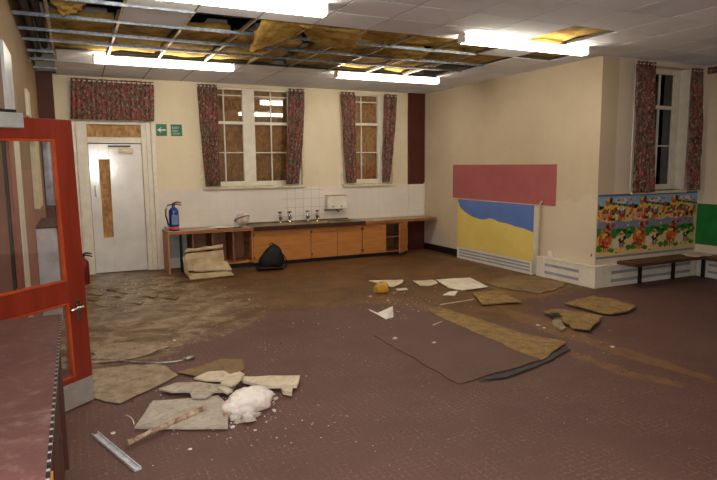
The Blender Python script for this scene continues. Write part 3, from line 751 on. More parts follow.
# open shelving unit at the left
t = empty('shelving_unit', (1.9, YF, 0), 'open fronted low cabinet with missing doors under the left worktop', 'cabinet')
MB().box(1.228, 1.252, YF-.04, YB, 0, TZ-.05).build('end_panel', M_OAK, t, bevel=.002)
MB().box(1.252, 1.60, D-.03, D-.01, .17, TZ-.05).build('back_board', mat('pale_grey_board', (176, 184, 190), .6), t)
MB().box(1.61, 2.55, D-.03, D-.01, .08, TZ-.05).build('back_board', M_CABIN, t)
for x in (1.60, 1.905, 2.235): MB().box(x, x+.02, YF, D-.03, .08, TZ-.05).build('divider', M_CABIN, t)
MB().box(2.54, 2.562, YF, D-.03, .08, TZ-.05).build('divider', M_OAK, t)
MB().box(1.62, 2.54, YF+.01, D-.03, .08, .10).build('bottom_shelf', M_OAK, t)
MB().box(1.60, 2.562, YF+.05, YF+.07, 0, .08).build('plinth', M_BLACK, t)
for xa in (2.256, 2.52):
    lg = MB()
    for k in range(4): lg.box(xa, xa+.02, YF+.03, YF+.4, .17+k*.1, .18+k*.1)
    lg.box(xa, xa+.004, YF+.03, YF+.05, .15, .5).build('shelf_runner', M_CABIN, t)
MB().tube([(1.435, YF+.06, 0), (1.435, YF+.06, TZ-.05)], .022, 12).build('waste_pipe', M_BLACK, label='black vertical waste pipe under the left worktop', cat='pipe')
# base cabinets
def cabinet(x0, x1, label, doors, group='orange veneer base cabinets'):
    t = empty('base_cabinet', ((x0+x1)/2, YF, 0), label, 'cabinet', group)
    zt = TZ-.052
    MB().box(x0, x0+.018, YF+.02, D-.03, .06, zt).box(x1-.018, x1, YF+.02, D-.03, .06, zt).box(x0, x1, D-.03, D-.012, .06, zt).box(x0, x1, YF+.02, D-.03, .06, .078).box(x0, x1, YF+.02, YF+.04, zt-.03, zt).build('carcass', M_CABIN, t)
    MB().box(x0, x1, YF+.05, YF+.07, 0, .06).build('plinth', M_BLACK, t)
    for (a, c, ang, hx, hs) in doors:
        if ang:
            xf = Matrix.Translation((c, YF, 0)) @ Matrix.Rotation(math.radians(ang), 4, 'Z') @ Matrix.Translation((-c, -YF, 0))
        else: xf = None
        d = MB(xf).box(a+.004, c-.004, YF, YF+.018, .07, zt-.005).build('door', M_OAK, t, bevel=.0015)
        MB(xf).tube([(hx-.05, YF-.022, zt-.07), (hx+.05, YF-.022, zt-.07)], .006, 8).tube([(hx-.045, YF-.022, zt-.07), (hx-.045, YF, zt-.07)], .005, 6).tube([(hx+.045, YF-.022, zt-.07), (hx+.045, YF, zt-.07)], .005, 6).build('handle', M_OAK, d, smooth=True)
        if hs is not None:
            for z in (.14, zt-.08): MB(xf).box(hs-.008, hs+.008, YF-.008, YF+.005, z-.02, z+.02).build('hinge', M_LEGM, d)
    return t
cabinet(2.566, 3.572, 'wide single door base cabinet behind the black bag, under the left basin', [(2.566, 3.572, 0, 3.09, 2.58)])
cabinet(3.574, 4.548, 'two door base cabinet under the right basin, both doors shut', [(3.574, 4.064, 0, 3.98, 3.59), (4.066, 4.548, 0, 4.15, 4.535)])
t = cabinet(4.552, 5.49, 'base cabinet at the right end with its right door hanging open', [(4.552, 5.035, 0, 4.95, 4.57), (5.09, 5.49, 38, 5.1, 5.465)])
MB().box(5.04, 5.47, YF+.04, D-.04, .33, .345).build('inner_shelf', M_CABIN, t)
MB().box(5.03, 5.045, YF+.02, D-.03, .078, TZ-.055).build('centre_post', M_CABIN, t)

# fire extinguishers
def extinguisher(x, y, z, m_, label, band):
    t = empty('fire_extinguisher', (x, y, z), label, 'fire extinguisher', None)
    R = .075; H_ = .36
    MB().lathe((x, y, z), [(.07, 0), (R, .01), (R, H_-.07), (R*.93, H_-.04), (R*.7, H_-.015), (.03, H_), (.024, H_+.03), (.02, H_+.035)], 28).build('cylinder', m_, t, smooth=True)
    if band:
        MB().lathe((x, y, z), [(R+.001, .022), (R+.002, .024), (R+.002, .062), (R+.001, .064)], 28).build('band', M_ORANGE, t, smooth=True)
        v = []; n = 8
        for j in (0, 1):
            for i in range(n+1):
                a = math.radians(-125+80*i/n); v.append((x+(R+.0015)*math.cos(a), y+(R+.0015)*math.sin(a), z+.1+.15*j))
        MB().add(v, [(i, i+1, n+2+i, n+1+i) for i in range(n)]).build('label_panel', M_LABEL, t, recalc=False)
    hd = MB().box(x-.022, x+.022, y-.02, y+.02, z+H_+.03, z+H_+.06).build('valve', M_LEGM, t, bevel=.004)
    MB().tube([(x-.02, y, z+H_+.055), (x+.05, y, z+H_+.085), (x+.12, y-.01, z+H_+.07)], [.012, .012, .009], 8).tube([(x-.01, y, z+H_+.05), (x+.06, y, z+H_+.052), (x+.12, y-.01, z+H_+.03)], [.01, .01, .008], 8).build('lever', M_RED if band else M_LEGM, t, smooth=True)
    MB().tube([(x-.02, y, z+H_+.045), (x-.08, y, z+H_+.04), (x-.115, y-.01, z+H_-.02), (x-.12, y-.01, z+H_-.12), (x-.10, y-.01, z+.16), (x-.085, y-.01, z+.08)], [.011, .011, .011, .011, .012, .014], 10).build('hose', M_BLACK, t, smooth=True)
    return t
extinguisher(1.36, 9.42, TZ, M_BLUE, 'blue fire extinguisher with a black hose standing on the left worktop', True)
p = un(86.5, 283)
extinguisher(p.x-.025, 9.05, 0, M_RED, 'red fire extinguisher on the floor just behind the edge of the orange red door', False)
# items on worktop
t = empty('wire_mask', (2.46, 9.55, TZ), 'round white dust mask with a dark strap at the right end of the left worktop', 'mask')
xf = Matrix.Translation((2.45, 9.5, TZ+.125)) @ Matrix.Scale(1.12, 4) @ Matrix.Rotation(math.radians(-25), 4, 'X') @ Matrix.Rotation(math.radians(20), 4, 'Z')
vs = []; n, mrow = 24, 10
prof = [(math.sin(a)*.105, -math.cos(a)*.095) for a in [math.pi*.5*k/9+.15 for k in range(10)]]
prof += [(.10, .012), (.088, .04), (.07, .058), (.045, .066)]
MB(xf).lathe((0, 0, 0), [(r, z) for r, z in prof], 26).build('shell', mat('off_white_shell', (214, 204, 196), .6, col2=(180, 160, 150), scale=12), t, smooth=True)
MB(xf).tube([(.112*math.cos(a), .112*math.sin(a), .008+.03*math.cos(a)) for a in [2*math.pi*k/28 for k in range(29)]], .006, 6, caps=False).build('strap', M_BLACK, t, smooth=True)
MB(xf).box(-.02, .055, -.10, -.06, .0, .06).build('front_patch', M_PLASTIC, t, bevel=.008)
t['label'] = 'round white bowl with a dark band at the right end of the left worktop'; t.name = 'bowl'; t['category'] = 'bowl'
slab([(1.86, 9.33), (2.36, 9.38), (2.42, 9.56), (1.95, 9.52)], lambda x, y: TZ+.012+.012*fbm(x, y, 6, 3), .006, seed=4).build('paper_sheet', M_PLASTIC, label='crumpled white papers lying at the right of the left worktop', cat='paper')
slab([(2.0, 9.28), (2.40, 9.31), (2.42, 9.37), (2.0, 9.33)], lambda x, y: TZ+.001, .008, seed=5).build('folder', M_BLACK, label='thin black folder edge sticking out under the white papers', cat='folder')
slab([(1.245, 9.6), (1.33, 9.6), (1.33, 9.72), (1.245, 9.7)], lambda x, y: TZ+.004, .05, seed=6, jit=.01).build('cloth_scrap', M_DTILE2, smooth=True, label='small pale rag at the far left end of the worktop', cat='rag')
# water heater
a, c = un(326.5, 200, 'y', D-.1).x, un(346, 200, 'y', D-.1).x; z0, z1 = un(335, 209, 'y', D-.12).z, un(335, 196, 'y', D-.12).z
t = empty('water_heater', ((a+c)/2, D, z0), 'small white wall mounted water heater with a spout, right of the taps', 'water heater')
MB().box(a, c, D-.14, D-.008, z0, z1).build('casing', M_PLASTIC, t, bevel=.012)
MB().box(a, c, D-.142, D-.01, z1-.002, z1+.018).build('lid', M_CARD, t, bevel=.004)
for fx in (.28, .72): MB().tube([(a+(c-a)*fx, D-.155, z0+.05), (a+(c-a)*fx, D-.138, z0+.05)], .011, 10).build('knob', M_LEGM, t)
MB().tube([((a+c)/2, D-.08, z0), ((a+c)/2, D-.10, z0-.03), ((a+c)/2, D-.2, z0-.035), ((a+c)/2, D-.21, z0-.05)], .010, 8).build('spout', M_LEGM, t, smooth=True)
MB().box(a-.02, c-.05, D-.06, D-.008, z0-.03, z0-.002).build('shadow_plate', mat('green_grey_shadow', (140, 152, 136), .5), t)  # plate added to carry the heater's greenish shadow in its colour
# white pipe at the corner
MB().tube([(6.13, D-.075, .66), (6.13, D-.075, 1.30)], .012, 10).build('wall_pipe', M_WHITE, label='thin white vertical pipe in the corner above the right worktop', cat='pipe')
# cardboard box
t = empty('cardboard_box', (1.72, 8.95, 0), 'collapsed buff cardboard box on the floor leaning on the open cabinet', 'cardboard box')
def quadslab(pts, th, m_, name, par, n=8, seed=0, amp=.012, cat=None, label=None, group=None):
    A, B_, C_, D_ = [Vector(p) for p in pts]; nr = (B_-A).cross(D_-A).normalized(); vs = []
    for side in (0, 1):
        for j in range(n+1):
            for i in range(n+1):
                u, v = i/n, j/n; p = (A*(1-u)+B_*u)*(1-v)+(D_*(1-u)+C_*u)*v
                vs.append(p+nr*(amp*fbm(u*2, v*2, 1.5, seed)+th*side))
    S = (n+1)**2; fs = []
    for side in (0, 1):
        for j in range(n):
            for i in range(n):
                q = side*S+j*(n+1)+i; fs.append((q, q+1, q+n+2, q+n+1))
    per = [i for i in range(n+1)]+[j*(n+1)+n for j in range(1, n+1)]+[n*(n+1)+i for i in range(n-1, -1, -1)]+[j*(n+1) for j in range(n-1, 0, -1)]
    for k in range(len(per)): q, r_ = per[k], per[(k+1) % len(per)]; fs.append((q, r_, S+r_, S+q))
    return MB().add(vs, fs).build(name, m_, par, smooth=False, label=label, cat=cat, group=group)
zz = lambda px, py, y: tuple(un(px, py, 'y', y))
quadslab([zz(188, 271, 9.02), zz(225, 266, 9.02), zz(223, 250, 9.16), zz(185, 254, 9.16)], .012, M_CARD, 'back_panel', t, seed=1)
quadslab([zz(184, 252.5, 9.13), zz(222.5, 248, 9.13), zz(223, 245.5, 9.2), zz(187, 250, 9.2)], .02, M_CARD, 'top_flap', t, seed=2, amp=.02)
quadslab([zz(193.5, 271.8, 8.85), zz(231.5, 270.5, 8.85), zz(226.5, 263, 9.0), zz(194, 265, 9.0)], .03, M_CARD, 'folded_flap', t, seed=3, amp=.015)
quadslab([(un(190, 281).x, un(190, 281).y, .012), (un(234, 276.5).x, un(234, 276.5).y, .012), zz(230, 271.5, 8.9), zz(189, 273.5, 8.9)], .012, M_CARD, 'bottom_flap', t, seed=4, amp=.015)
quadslab([zz(182.5, 257, 9.1), zz(186, 256, 9.1), zz(190, 279, 8.75), zz(184.5, 272, 8.95)], .01, M_CARD, 'side_panel', t, seed=5)
# black bag
bx, by = 2.80, 8.98
t = empty('rucksack', (bx, by, 0), 'slumped black bag on the floor against the orange cabinet doors', 'bag')
bm = bmesh.new(); bmesh.ops.create_icosphere(bm, subdivisions=4, radius=1)
for v in bm.verts:
    x, y, z = v.co; h = (z+1)/2
    rr = (1-.42*h**1.4); ex = .20*rr*x - .14*(1-h)**1.5*(x < 0)*abs(x) + .02*h
    ey = .15*rr*y; ez = .42*h-.02
    nn = fbm(x*1.5, y*1.5+z*2, 1.6, 3)*.018
    v.co = Vector((ex+x*nn, ey+y*nn, max(.004, ez+nn*z)))
me = bpy.data.meshes.new('sack'); bm.to_mesh(me); bm.free(); me.materials.append(M_BAG)
for p_ in me.polygons: p_.use_smooth = True
o = bpy.data.objects.new('sack', me); COL.objects.link(o); o.parent = t
MB().tube([(bx, by-.02, .395), (bx-.02, by-.03, .425), (bx-.05, by-.03, .42), (bx-.06, by-.02, .38)], .008, 8).build('carry_loop', M_BAG, t, smooth=True)
MB().tube([(bx+.1, by-.05, .28), (bx+.17, by-.08, .2), (bx+.2, by-.1, .12), (bx+.16, by-.12, .02)], .009, 8).build('strap', M_BAG, t, smooth=True)
slab([(bx-.30, by-.16), (bx+.12, by-.18), (bx+.14, by+.1), (bx-.28, by+.06)], lambda x, y: .004+.035*max(0, fbm(x, y, 5, 4))+.02*(1 if x < bx else .3), .03, seed=9).build('loose_flap', M_BAG, t, smooth=True)

# ------------------------------------------------------------------ right (pink board) wall
z0 = 1.04; p1, p2 = 8.80, 6.285
MB().prism([(p1, 1.05), (p1, 1.635), (p2, 1.625), (p2, 1.035)], XR-.014, XR-.001, 'x').build('display_board', M_PINKB, label='long raspberry pink display board on the cream wall above the painted radiator panel', cat='display board', bevel=.001)
# radiator casing with painted beach panel
XF = 6.03; ya, yb = 8.48, 6.595
t = empty('radiator_cover', (XF+.05, (ya+yb)/2, 0), 'radiator casing painted with a blue sky and yellow sand below the pink board', 'radiator cover')
MB().box(XF+.012, XR-.003, ya-.01, ya, 0, 1.03).box(XF+.012, XR-.003, yb, yb+.015, 0, 1.03).box(XF+.012, XR-.003, yb, ya, 1.015, 1.035).build('side_panel', M_WHITE, t, bevel=.002)
def pw(px, py): v = un(px, py, 'x', XF); return (v.y, v.z)
bound = [pw(458.3, 201), pw(460, 207), pw(465, 212), pw(472, 216.5), pw(480, 219.3), pw(484, 219.6), pw(490, 218.3), pw(494, 219.5), pw(499, 222), pw(507, 223.5), pw(515, 226.5), pw(524, 228.5), pw(533, 232.3)]
bound[0] = (ya, 1.0); bound[-1] = (yb, bound[-1][1])
zb_ = .205
b = MB()
b.prism([(ya, 1.035)]+bound+[(yb, 1.035)], XF, XF+.012, 'x', 0)
b.prism([(ya, zb_)]+bound+[(yb, zb_)], XF, XF+.012, 'x', 1)
b.build('painted_panel', [M_BLUEP, M_YELP], t, recalc=True)
b = MB().box(XF+.004, XF+.02, yb, ya, .0, zb_); 
b.build('grille_board', M_WHITE, t)
b = MB()
for z in (.055, .105, .155): b.box(XF, XF+.006, yb+.05, ya-.05, z-.013, z+.013)
b.build('grille_slots', M_GRILLE, t)
MB().box(XF-.004, XF+.01, ya-.02, ya+.004, 0, .21).box(XF-.004, XF+.01, yb, yb+.03, 0, .21).build('corner_posts', M_WHITE, t, bevel=.002)
MB().tube([(XR-.03, 6.562, 0), (XR-.03, 6.562, 1.06), (XR-.03, 6.53, 1.09)], .013, 10).build('radiator_pipe', M_CREAM, label='cream vertical heating pipe between radiator casing and skirting heater', cat='pipe', smooth=True)
# skirting heater casings wrapping the corner
t = empty('skirting_heater', (6.1, 6.0, 0), 'low white skirting heater casing on the pink board wall, right of the radiator casing', 'skirting heater', 'low skirting heaters')
xh = 6.055; hz = .275
MB().box(xh, XR-.003, YA-.105, 6.53, 0, hz).build('casing', M_WHITE, t, bevel=.004)
MB().box(xh-.003, xh, 5.72, 6.36, .06, .10).box(xh-.003, xh, 5.72, 6.36, .17, .21).build('slot', M_GRILLE, t)
MB().box(xh-.005, xh+.001, 5.68, 5.71, 0, hz).box(xh-.005, xh+.001, 6.37, 6.40, 0, hz).box(xh-.008, XR-.003, YA-.11, 6.53, hz, hz+.015).build('casing_trim', M_WHITE, t)
t = empty('skirting_heater', (7.1, YA-.05, 0), 'low white skirting heater casing under the farmyard mural, behind the bench', 'skirting heater', 'low skirting heaters')
MB().box(XR-.001, XG-.01, YA-.105, YA-.003, 0, hz).build('casing', M_WHITE, t, bevel=.004)
MB().box(6.35, 7.95, YA-.108, YA-.105, .06, .10).box(6.35, 7.95, YA-.108, YA-.105, .17, .21).build('slot', M_GRILLE, t)
MB().box(XR-.001, XG-.01, YA-.11, YA-.003, hz, hz+.015).build('casing_trim', M_WHITE, t)
t = empty('skirting_heater', (XG-.06, 4.5, 0), 'low white skirting heater casing under the green board', 'skirting heater', 'low skirting heaters')
MB().box(XG-.11, XG-.003, 3.0, YA-.12, 0, hz).build('casing', M_WHITE, t, bevel=.004)
MB().box(XG-.113, XG-.11, 3.2, YA-.3, .07, .10).box(XG-.113, XG-.11, 3.2, YA-.3, .17, .20).build('slot', M_GRILLE, t)
# socket
y_, z_ = pw(549, 253); MB().box(XR-.02, XR-.002, 6.30, 6.39, .30, .38).build('wall_socket', M_PLASTIC, label='white wall socket above the skirting heater', cat='socket', bevel=.004)
MB().prism([(5.63, .40), (5.60, .40), (5.605, .445)], XR-.004, XR-.001, 'x').build('sticker', mat('purple_sticker', (70, 40, 130), .5), label='tiny purple sticker on the cream wall just left of the mural corner', cat='sticker')
# green board
MB().box(XG-.014, XG-.002, 3.6, YA-.012, .45, 1.04).build('display_board', M_GREEN, label='green display board on the far right wall', cat='display board')

# ------------------------------------------------------------------ farmyard mural
cols = {'sky': (140, 180, 210), 'pale': (196, 206, 206), 'hill': (222, 184, 96), 'green': (58, 130, 48), 'dgreen': (30, 84, 36), 'orange': (206, 98, 40), 'red': (190, 44, 44), 'white': (226, 214, 190),
        'blue': (124, 136, 164), 'black': (34, 34, 40), 'cream': (224, 196, 134), 'brown': (134, 80, 44), 'pink': (208, 140, 120), 'lav': (136, 120, 150), 'edge': (84, 98, 146)}
ck = list(cols); mm = [mat('mural_'+k, cols[k], .55, col2=tuple(int(v*.92) for v in cols[k]), scale=30) for k in ck]
mu = MB(); mu.layer = 0
mz0, mz1 = .365, 1.222; mx0, mx1 = XR+.012, XG-.012
def flat(poly, col, lay):
    y = YA-.0035-lay*.00025
    poly = [(min(mx1, max(mx0, p[0])), min(mz1, max(mz0, p[1]))) for p in poly]
    mu.add([(p[0], y, p[1]) for p in poly], [tuple(range(len(poly)))], ck.index(col))
def blob(x, z, rx, rz, col, lay, n=9, j=.25, rnd=random):
    if x+rx < mx0 or x-rx > mx1: return
    ph = rnd.random()*6
    flat([(x+rx*math.cos(ph+2*math.pi*k/n)*(1+rnd.uniform(-j, j)), z+rz*math.sin(ph+2*math.pi*k/n)*(1+rnd.uniform(-j, j))) for k in range(n)], col, lay)
mu.box(mx0, mx1, YA-.0035, YA-.001, mz0, mz1, ck.index('cream'))
per = .655; x00 = XR+.02
flat([(mx0, 1.02), (mx1, 1.02), (mx1, mz1), (mx0, mz1)], 'sky', 1)
flat([(mx0, 1.195), (mx1, 1.195), (mx1, mz1), (mx0, mz1)], 'edge', 3)
flat([(mx0, mz0), (mx1, mz0), (mx1, mz0+.03), (mx0, mz0+.03)], 'blue', 3)
for r in range(4):
    o_ = 6.19+(r-1)*per; rr = random.Random(5)
    def B(*a, **k): blob(*a, rnd=rr, **k)
    # sky clouds and birds
    B(o_+.42, 1.13, .12, .04, 'pale', 2)
    # hill
    flat([(o_-.05+per*k/16, 1.02+.075*math.sin(math.pi*k/16)**.8) for k in range(17)]+[(o_-.05+per, .84), (o_-.05, .84)], 'hill', 2)
    for k in range(9): B(o_+.26+k*.055, 1.095-.006*k*(k > 1), .03, .018, 'green' if k % 2 else 'dgreen', 3)
    B(o_+.16, 1.12, .06, .05, 'orange', 3); B(o_+.16, 1.15, .035, .025, 'hill', 4); B(o_+.22, 1.14, .03, .045, 'dgreen', 3)
    B(o_+.04, 1.05, .05, .03, 'green', 3); B(o_-.02, 1.06, .03, .04, 'red', 4)
    for k in range(9): B(o_+.27+k*.042, 1.13+.03*rr.uniform(-1, 1), .022, .017, ['orange', 'white', 'red', 'orange'][k % 4], 4, n=6, j=.5)
    # farmyard scene
    for k in range(26): B(o_+rr.uniform(0, .62), rr.uniform(.87, 1.03), rr.uniform(.025, .05), rr.uniform(.018, .035), rr.choice(['green', 'dgreen', 'green', 'orange', 'hill']), 4)
    flat([(o_+.06, .97), (o_+.12, 1.02), (o_+.19, .97), (o_+.19, .90), (o_+.06, .90)], 'pink', 5); flat([(o_+.04, .97), (o_+.12, 1.035), (o_+.2, .97)], 'brown', 6)
    flat([(o_+.34, 1.0), (o_+.4, 1.045), (o_+.47, 1.0), (o_+.47, .95), (o_+.34, .95)], 'lav', 5)
    for k in range(44): B(o_+rr.uniform(.0, .65), rr.uniform(.86, 1.03), rr.uniform(.012, .028), rr.uniform(.012, .03), rr.choice(['white', 'orange', 'red', 'pink', 'white', 'brown', 'orange']), 7, n=7, j=.4)
    B(o_+.20, .90, .03, .03, 'red', 8); B(o_+.33, .89, .032, .022, 'white', 8); B(o_+.40, .90, .04, .03, 'orange', 8)
    # path band
    flat([(o_-.05+per*k/10, .855+.012*math.sin(k*1.2)) for k in range(11)]+[(o_-.05+per*k/10, .765+.012*math.sin(k*1.2+1)) for k in range(10, -1, -1)], 'blue', 8)
    for k in range(7): B(o_+rr.uniform(.0, .6), rr.uniform(.78, .83), .022, .016, rr.choice(['red', 'red', 'green', 'white', 'pink']), 9, n=6, j=.4)
    # lower field
    flat([(o_-.05+per*k/10, .765+.012*math.sin(k*1.2+1)) for k in range(11)]+[(o_-.05+per*k/10, .655+.03*math.sin(k*.9)) for k in range(10, -1, -1)], 'green', 8)
    for k in range(4): B(o_+rr.uniform(.15, .6), rr.uniform(.68, .74), .035, .015, 'dgreen', 9)
    B(o_+.30, .77, .09, .022, 'blue', 9); B(o_+.27, .81, .03, .03, 'red', 10); B(o_+.17, .80, .03, .03, 'red', 10)
    # horse
    B(o_+.13, .62, .115, .125, 'orange', 10, j=.15); B(o_+.18, .73, .06, .075, 'orange', 10, j=.15); B(o_+.20, .755, .035, .022, 'brown', 11)
    B(o_+.12, .69, .07, .022, 'hill', 11); B(o_+.10, .58, .03, .03, 'red', 11)
    for k in (0, 1, 2, 3): flat([(o_+.07+k*.038, .56), (o_+.09+k*.038, .56), (o_+.09+k*.038, .455), (o_+.07+k*.038, .455)], 'brown' if k % 2 else 'orange', 10)
    for k in range(14): B(o_+.13+rr.uniform(-.09, .09), .62+rr.uniform(-.09, .14), .022, .018, rr.choice(['brown', 'red', 'hill', 'orange', 'pink']), 12, n=6, j=.4)
    for k in range(8): B(o_+rr.uniform(.25, .62), rr.uniform(.66, .74), .03, .014, rr.choice(['green', 'dgreen', 'hill']), 10, n=7)
    for k in range(8): B(o_+rr.uniform(.2, .62), rr.uniform(.42, .66), .02, .014, rr.choice(['green', 'white', 'hill', 'pink']), 9, n=6)
    # sheep and cow
    B(o_+.33, .56, .065, .07, 'white', 10, j=.12); B(o_+.36, .64, .025, .022, 'white', 11)
    B(o_+.44, .60, .05, .04, 'black', 11, j=.3); B(o_+.45, .61, .022, .02, 'white', 12); B(o_+.50, .63, .03, .03, 'black', 11)
    for k in (0, 1): flat([(o_+.41+k*.06, .57), (o_+.43+k*.06, .57), (o_+.43+k*.06, .50), (o_+.41+k*.06, .50)], 'black', 11)
    B(o_+.47, .52, .03, .03, 'lav', 12)
    B(o_+.25, .47, .05, .03, 'green', 11); B(o_+.25, .68, .07, .05, 'green', 9); B(o_+.56, .67, .08, .05, 'green', 9); B(o_+.02, .50, .05, .05, 'green', 9); B(o_+.58, .49, .055, .035, 'green', 11); B(o_+.47, .68, .022, .016, 'pink', 12)
mu.build('farmyard_mural', mm, recalc=False, label='colourful farmyard wallpaper mural with horses, sheep and cows under the alcove window', cat='mural')

# bench
t = empty('bench', (7.2, YA-.25, 0), 'low dark wooden bench under the farmyard mural', 'bench')
MB().box(6.43, XG-.45, 5.13, YA-.12, .30, .345).build('seat', M_BENCH, t, bevel=.004)
for x in (6.87, 7.55): MB().box(x-.02, x+.02, YA-.15, YA-.115, 0, .315).build('leg', M_LEGM, t)
t = empty('bench', (XG-.28, 4.4, 0), 'low dark wooden bench under the green board', 'bench')
MB().box(XG-.44, XG-.12, 3.2, YA-.12, .30, .345).build('seat', M_BENCH, t, bevel=.004)
for y in (5.30, 4.2, 3.4): MB().box(XG-.17, XG-.13, y-.02, y+.02, 0, .315).build('leg', M_LEGM, t)
slab([(7.55, 5.16), (7.95, 5.12), (8.0, 5.36), (7.65, 5.40)], lambda x, y: .347+.012*max(0, fbm(x, y, 8, 3)), .012, seed=31, jit=.04, seg=.06).build('paper_sheet', M_DTILE2, label='crumpled cream paper lying where the two dark benches meet', cat='paper')

# ------------------------------------------------------------------ open glazed red door
A0 = Vector((.02, 4.40, 0)); dv = Vector((-.176, -.143, 0)).normalized(); nv = Vector((dv.y, -dv.x, 0))  # nv faces camera side
XF_D = Matrix(((dv.x, nv.x, 0, A0.x), (dv.y, nv.y, 0, A0.y), (0, 0, 1, 0), (0, 0, 0, 1)))
if nv.y > 0: XF_D = Matrix(((dv.x, -nv.x, 0, A0.x), (dv.y, -nv.y, 0, A0.y), (0, 0, 1, 0), (0, 0, 0, 1)))
XF_D = XF_D @ Matrix.Rotation(math.radians(.95), 4, 'Y')
t = empty('door_2', tuple(A0+dv*.83), kind='structure')
W_ = .83
MB(XF_D).box(0, .14, -.022, .022, .012, 1.945).box(W_-.12, W_, -.022, .022, .012, 1.945).box(.14, W_-.12, -.022, .022, 1.815, 1.945).box(.14, W_-.12, -.022, .022, .74, .885).box(.14, W_-.12, -.022, .022, .012, .225).build('door_frame', M_REDW, t, bevel=.003)
bd = MB(XF_D)
for (z0_, z1_) in ((.885, 1.815), (.225, .74)):
    bd.box(.14, .155, .0, .03, z0_, z1_).box(W_-.135, W_-.12, .0, .03, z0_, z1_).box(.155, W_-.135, .0, .03, z0_, z0_+.014).box(.155, W_-.135, .0, .03, z1_-.014, z1_)
bd.build('glazing_bead', mat('orange_bead', (176, 74, 34), .3, col2=(150, 54, 24)), t, bevel=.003)
MB(XF_D).box(.15, W_-.13, -.003, .003, .89, 1.81).build('glass_pane', M_GLASSD, t)
MB(XF_D).box(.15, W_-.13, -.003, .003, .23, .735).build('glass_pane', M_GLASSD, t)
MB(XF_D).box(.004, W_-.004, .022, .025, .015, .19).build('kick_plate', M_KICK, t)
h = MB(XF_D).box(.055, .09, .022, .03, .60, .75).build('handle_plate', M_CHROME, t, bevel=.003)
MB(XF_D).tube([(.072, .03, .705), (.072, .075, .705), (.09, .085, .705), (.18, .085, .70)], .011, 10).build('lever_handle', M_CHROME, h, smooth=True)
c_ = MB(XF_D).box(.38, .68, .022, .085, 1.875, 1.965).build('door_closer', M_GREYP, t, bevel=.008)
MB(XF_D).box(.40, .74, .03, .05, 1.968, 1.985).build('closer_arm', M_BLACK, c_)
MB(XF_D).box(.001, .0, -.015, .015, .6, .8)
# boxed-in radiator behind the door
a0 = 7.0
t = empty('pipe_cupboard', (-.29, 7.6, 0), 'low tan cupboard with a white end panel on the left wall, behind the door glass', 'cupboard')
MB().box(XL+.002, -.19, a0+.02, 8.3, 0, .98).build('casing', M_WALLL, t, bevel=.003)
MB().box(XL+.002, -.20, a0, a0+.02, 0, 1.0).build('end_panel', mat('blue_white_panel', (206, 212, 222), .35), t, bevel=.003)
MB().box(XL+.002, -.17, a0-.01, 8.32, 1.0, 1.02).build('top_board', M_DKTRIM, t)
MB().tube([(XL+.06, a0-.02, .90), (XL+.06, a0, .90)], .025, 14).build('knob', M_CREAM, t)

# ------------------------------------------------------------------ foreground desk
t = empty('desk', (-.45, 2.6, 0), 'dusty maroon topped desk in the lower left foreground with a dark studded edge', 'desk')
dz = .795; dx = -.113; yf = 3.72
MB().box(-.88, dx-.006, 1.0, yf, dz-.004, dz).build('desk_top', M_DESK, t)
MB().box(-.885, dx, .99, yf+.004, dz-.03, dz-.004).build('edge_band', M_BLACK, t, bevel=.002)
t2 = NT('dashed_edge_trim'); t2.set(.4, .3)
sp_ = t2.n('ShaderNodeSeparateXYZ'); t2.l(t2.coord(), sp_.inputs[0])
t2.base(t2.ramp(t2.math('SINE', t2.math('MULTIPLY', sp_.outputs[1], 110.0)), [(.62, lin((26, 24, 24))), (.72, lin((170, 168, 164)))]))
MB().box(dx-.007, dx+.003, 1.0, yf, dz-.016, dz+.0015).build('studded_trim', t2.m, t)
MB().box(-.86, dx-.03, 1.1, yf-.05, 0, dz-.03).build('carcass', M_WOODB, t, bevel=.003)
MB().box(dx-.03, dx-.014, 2.05, 2.16, .02, .6).build('edge_strip', mat('orange_pine', (214, 140, 62), .5), t)
MB().box(dx-.03, dx-.01, 2.5, 2.56, 0, dz-.05).build('side_rail', M_DKTRIM, t); MB().box(dx-.03, dx-.01, 3.4, 3.46, 0, dz-.05).build('side_rail', M_DKTRIM, t)

# ------------------------------------------------------------------ floor debris
def floor_piece(name, pts, th, m_, label, cat, lift=0., warp=.006, jit=.02, seed=0, seg=.1, group=None, zf=None, base=.002, smooth=False, rings=5):
    P = fp(*pts)
    f = zf or (lambda x, y: base+lift+warp*(1+fbm(x, y, 3, seed)))
    return slab(P, f, th, seed=seed, jit=jit, seg=seg, rings=rings).build(name, m_, smooth=smooth, label=label, cat=cat, group=group)
G1 = 'torn pieces of floor covering'
floor_piece('torn_lino', [(90, 371), (130, 366), (157, 365), (178, 376), (150, 391), (120, 405), (94, 399)], .004, M_SCRAP, 'beige grey torn sheet of floor covering on the left, beside the orange red door', 'floor covering', jit=.03, seed=41, group=G1)
floor_piece('torn_lino', [(92, 350), (110, 345), (135, 343), (170, 347), (150, 355), (120, 362), (92, 364)], .004, M_SCRAP, 'beige torn sheet of floor covering left of the bent metal strip, near the door edge', 'floor covering', jit=.04, seed=42, group=G1)
floor_piece('torn_lino', [(176, 374), (205, 366), (222, 360), (243, 361), (244, 371), (233, 379), (200, 379)], .005, M_OLIVE, 'olive brown torn sheet above the heap of fallen tiles', 'floor covering', jit=.012, seed=43, lift=.004, group=G1)
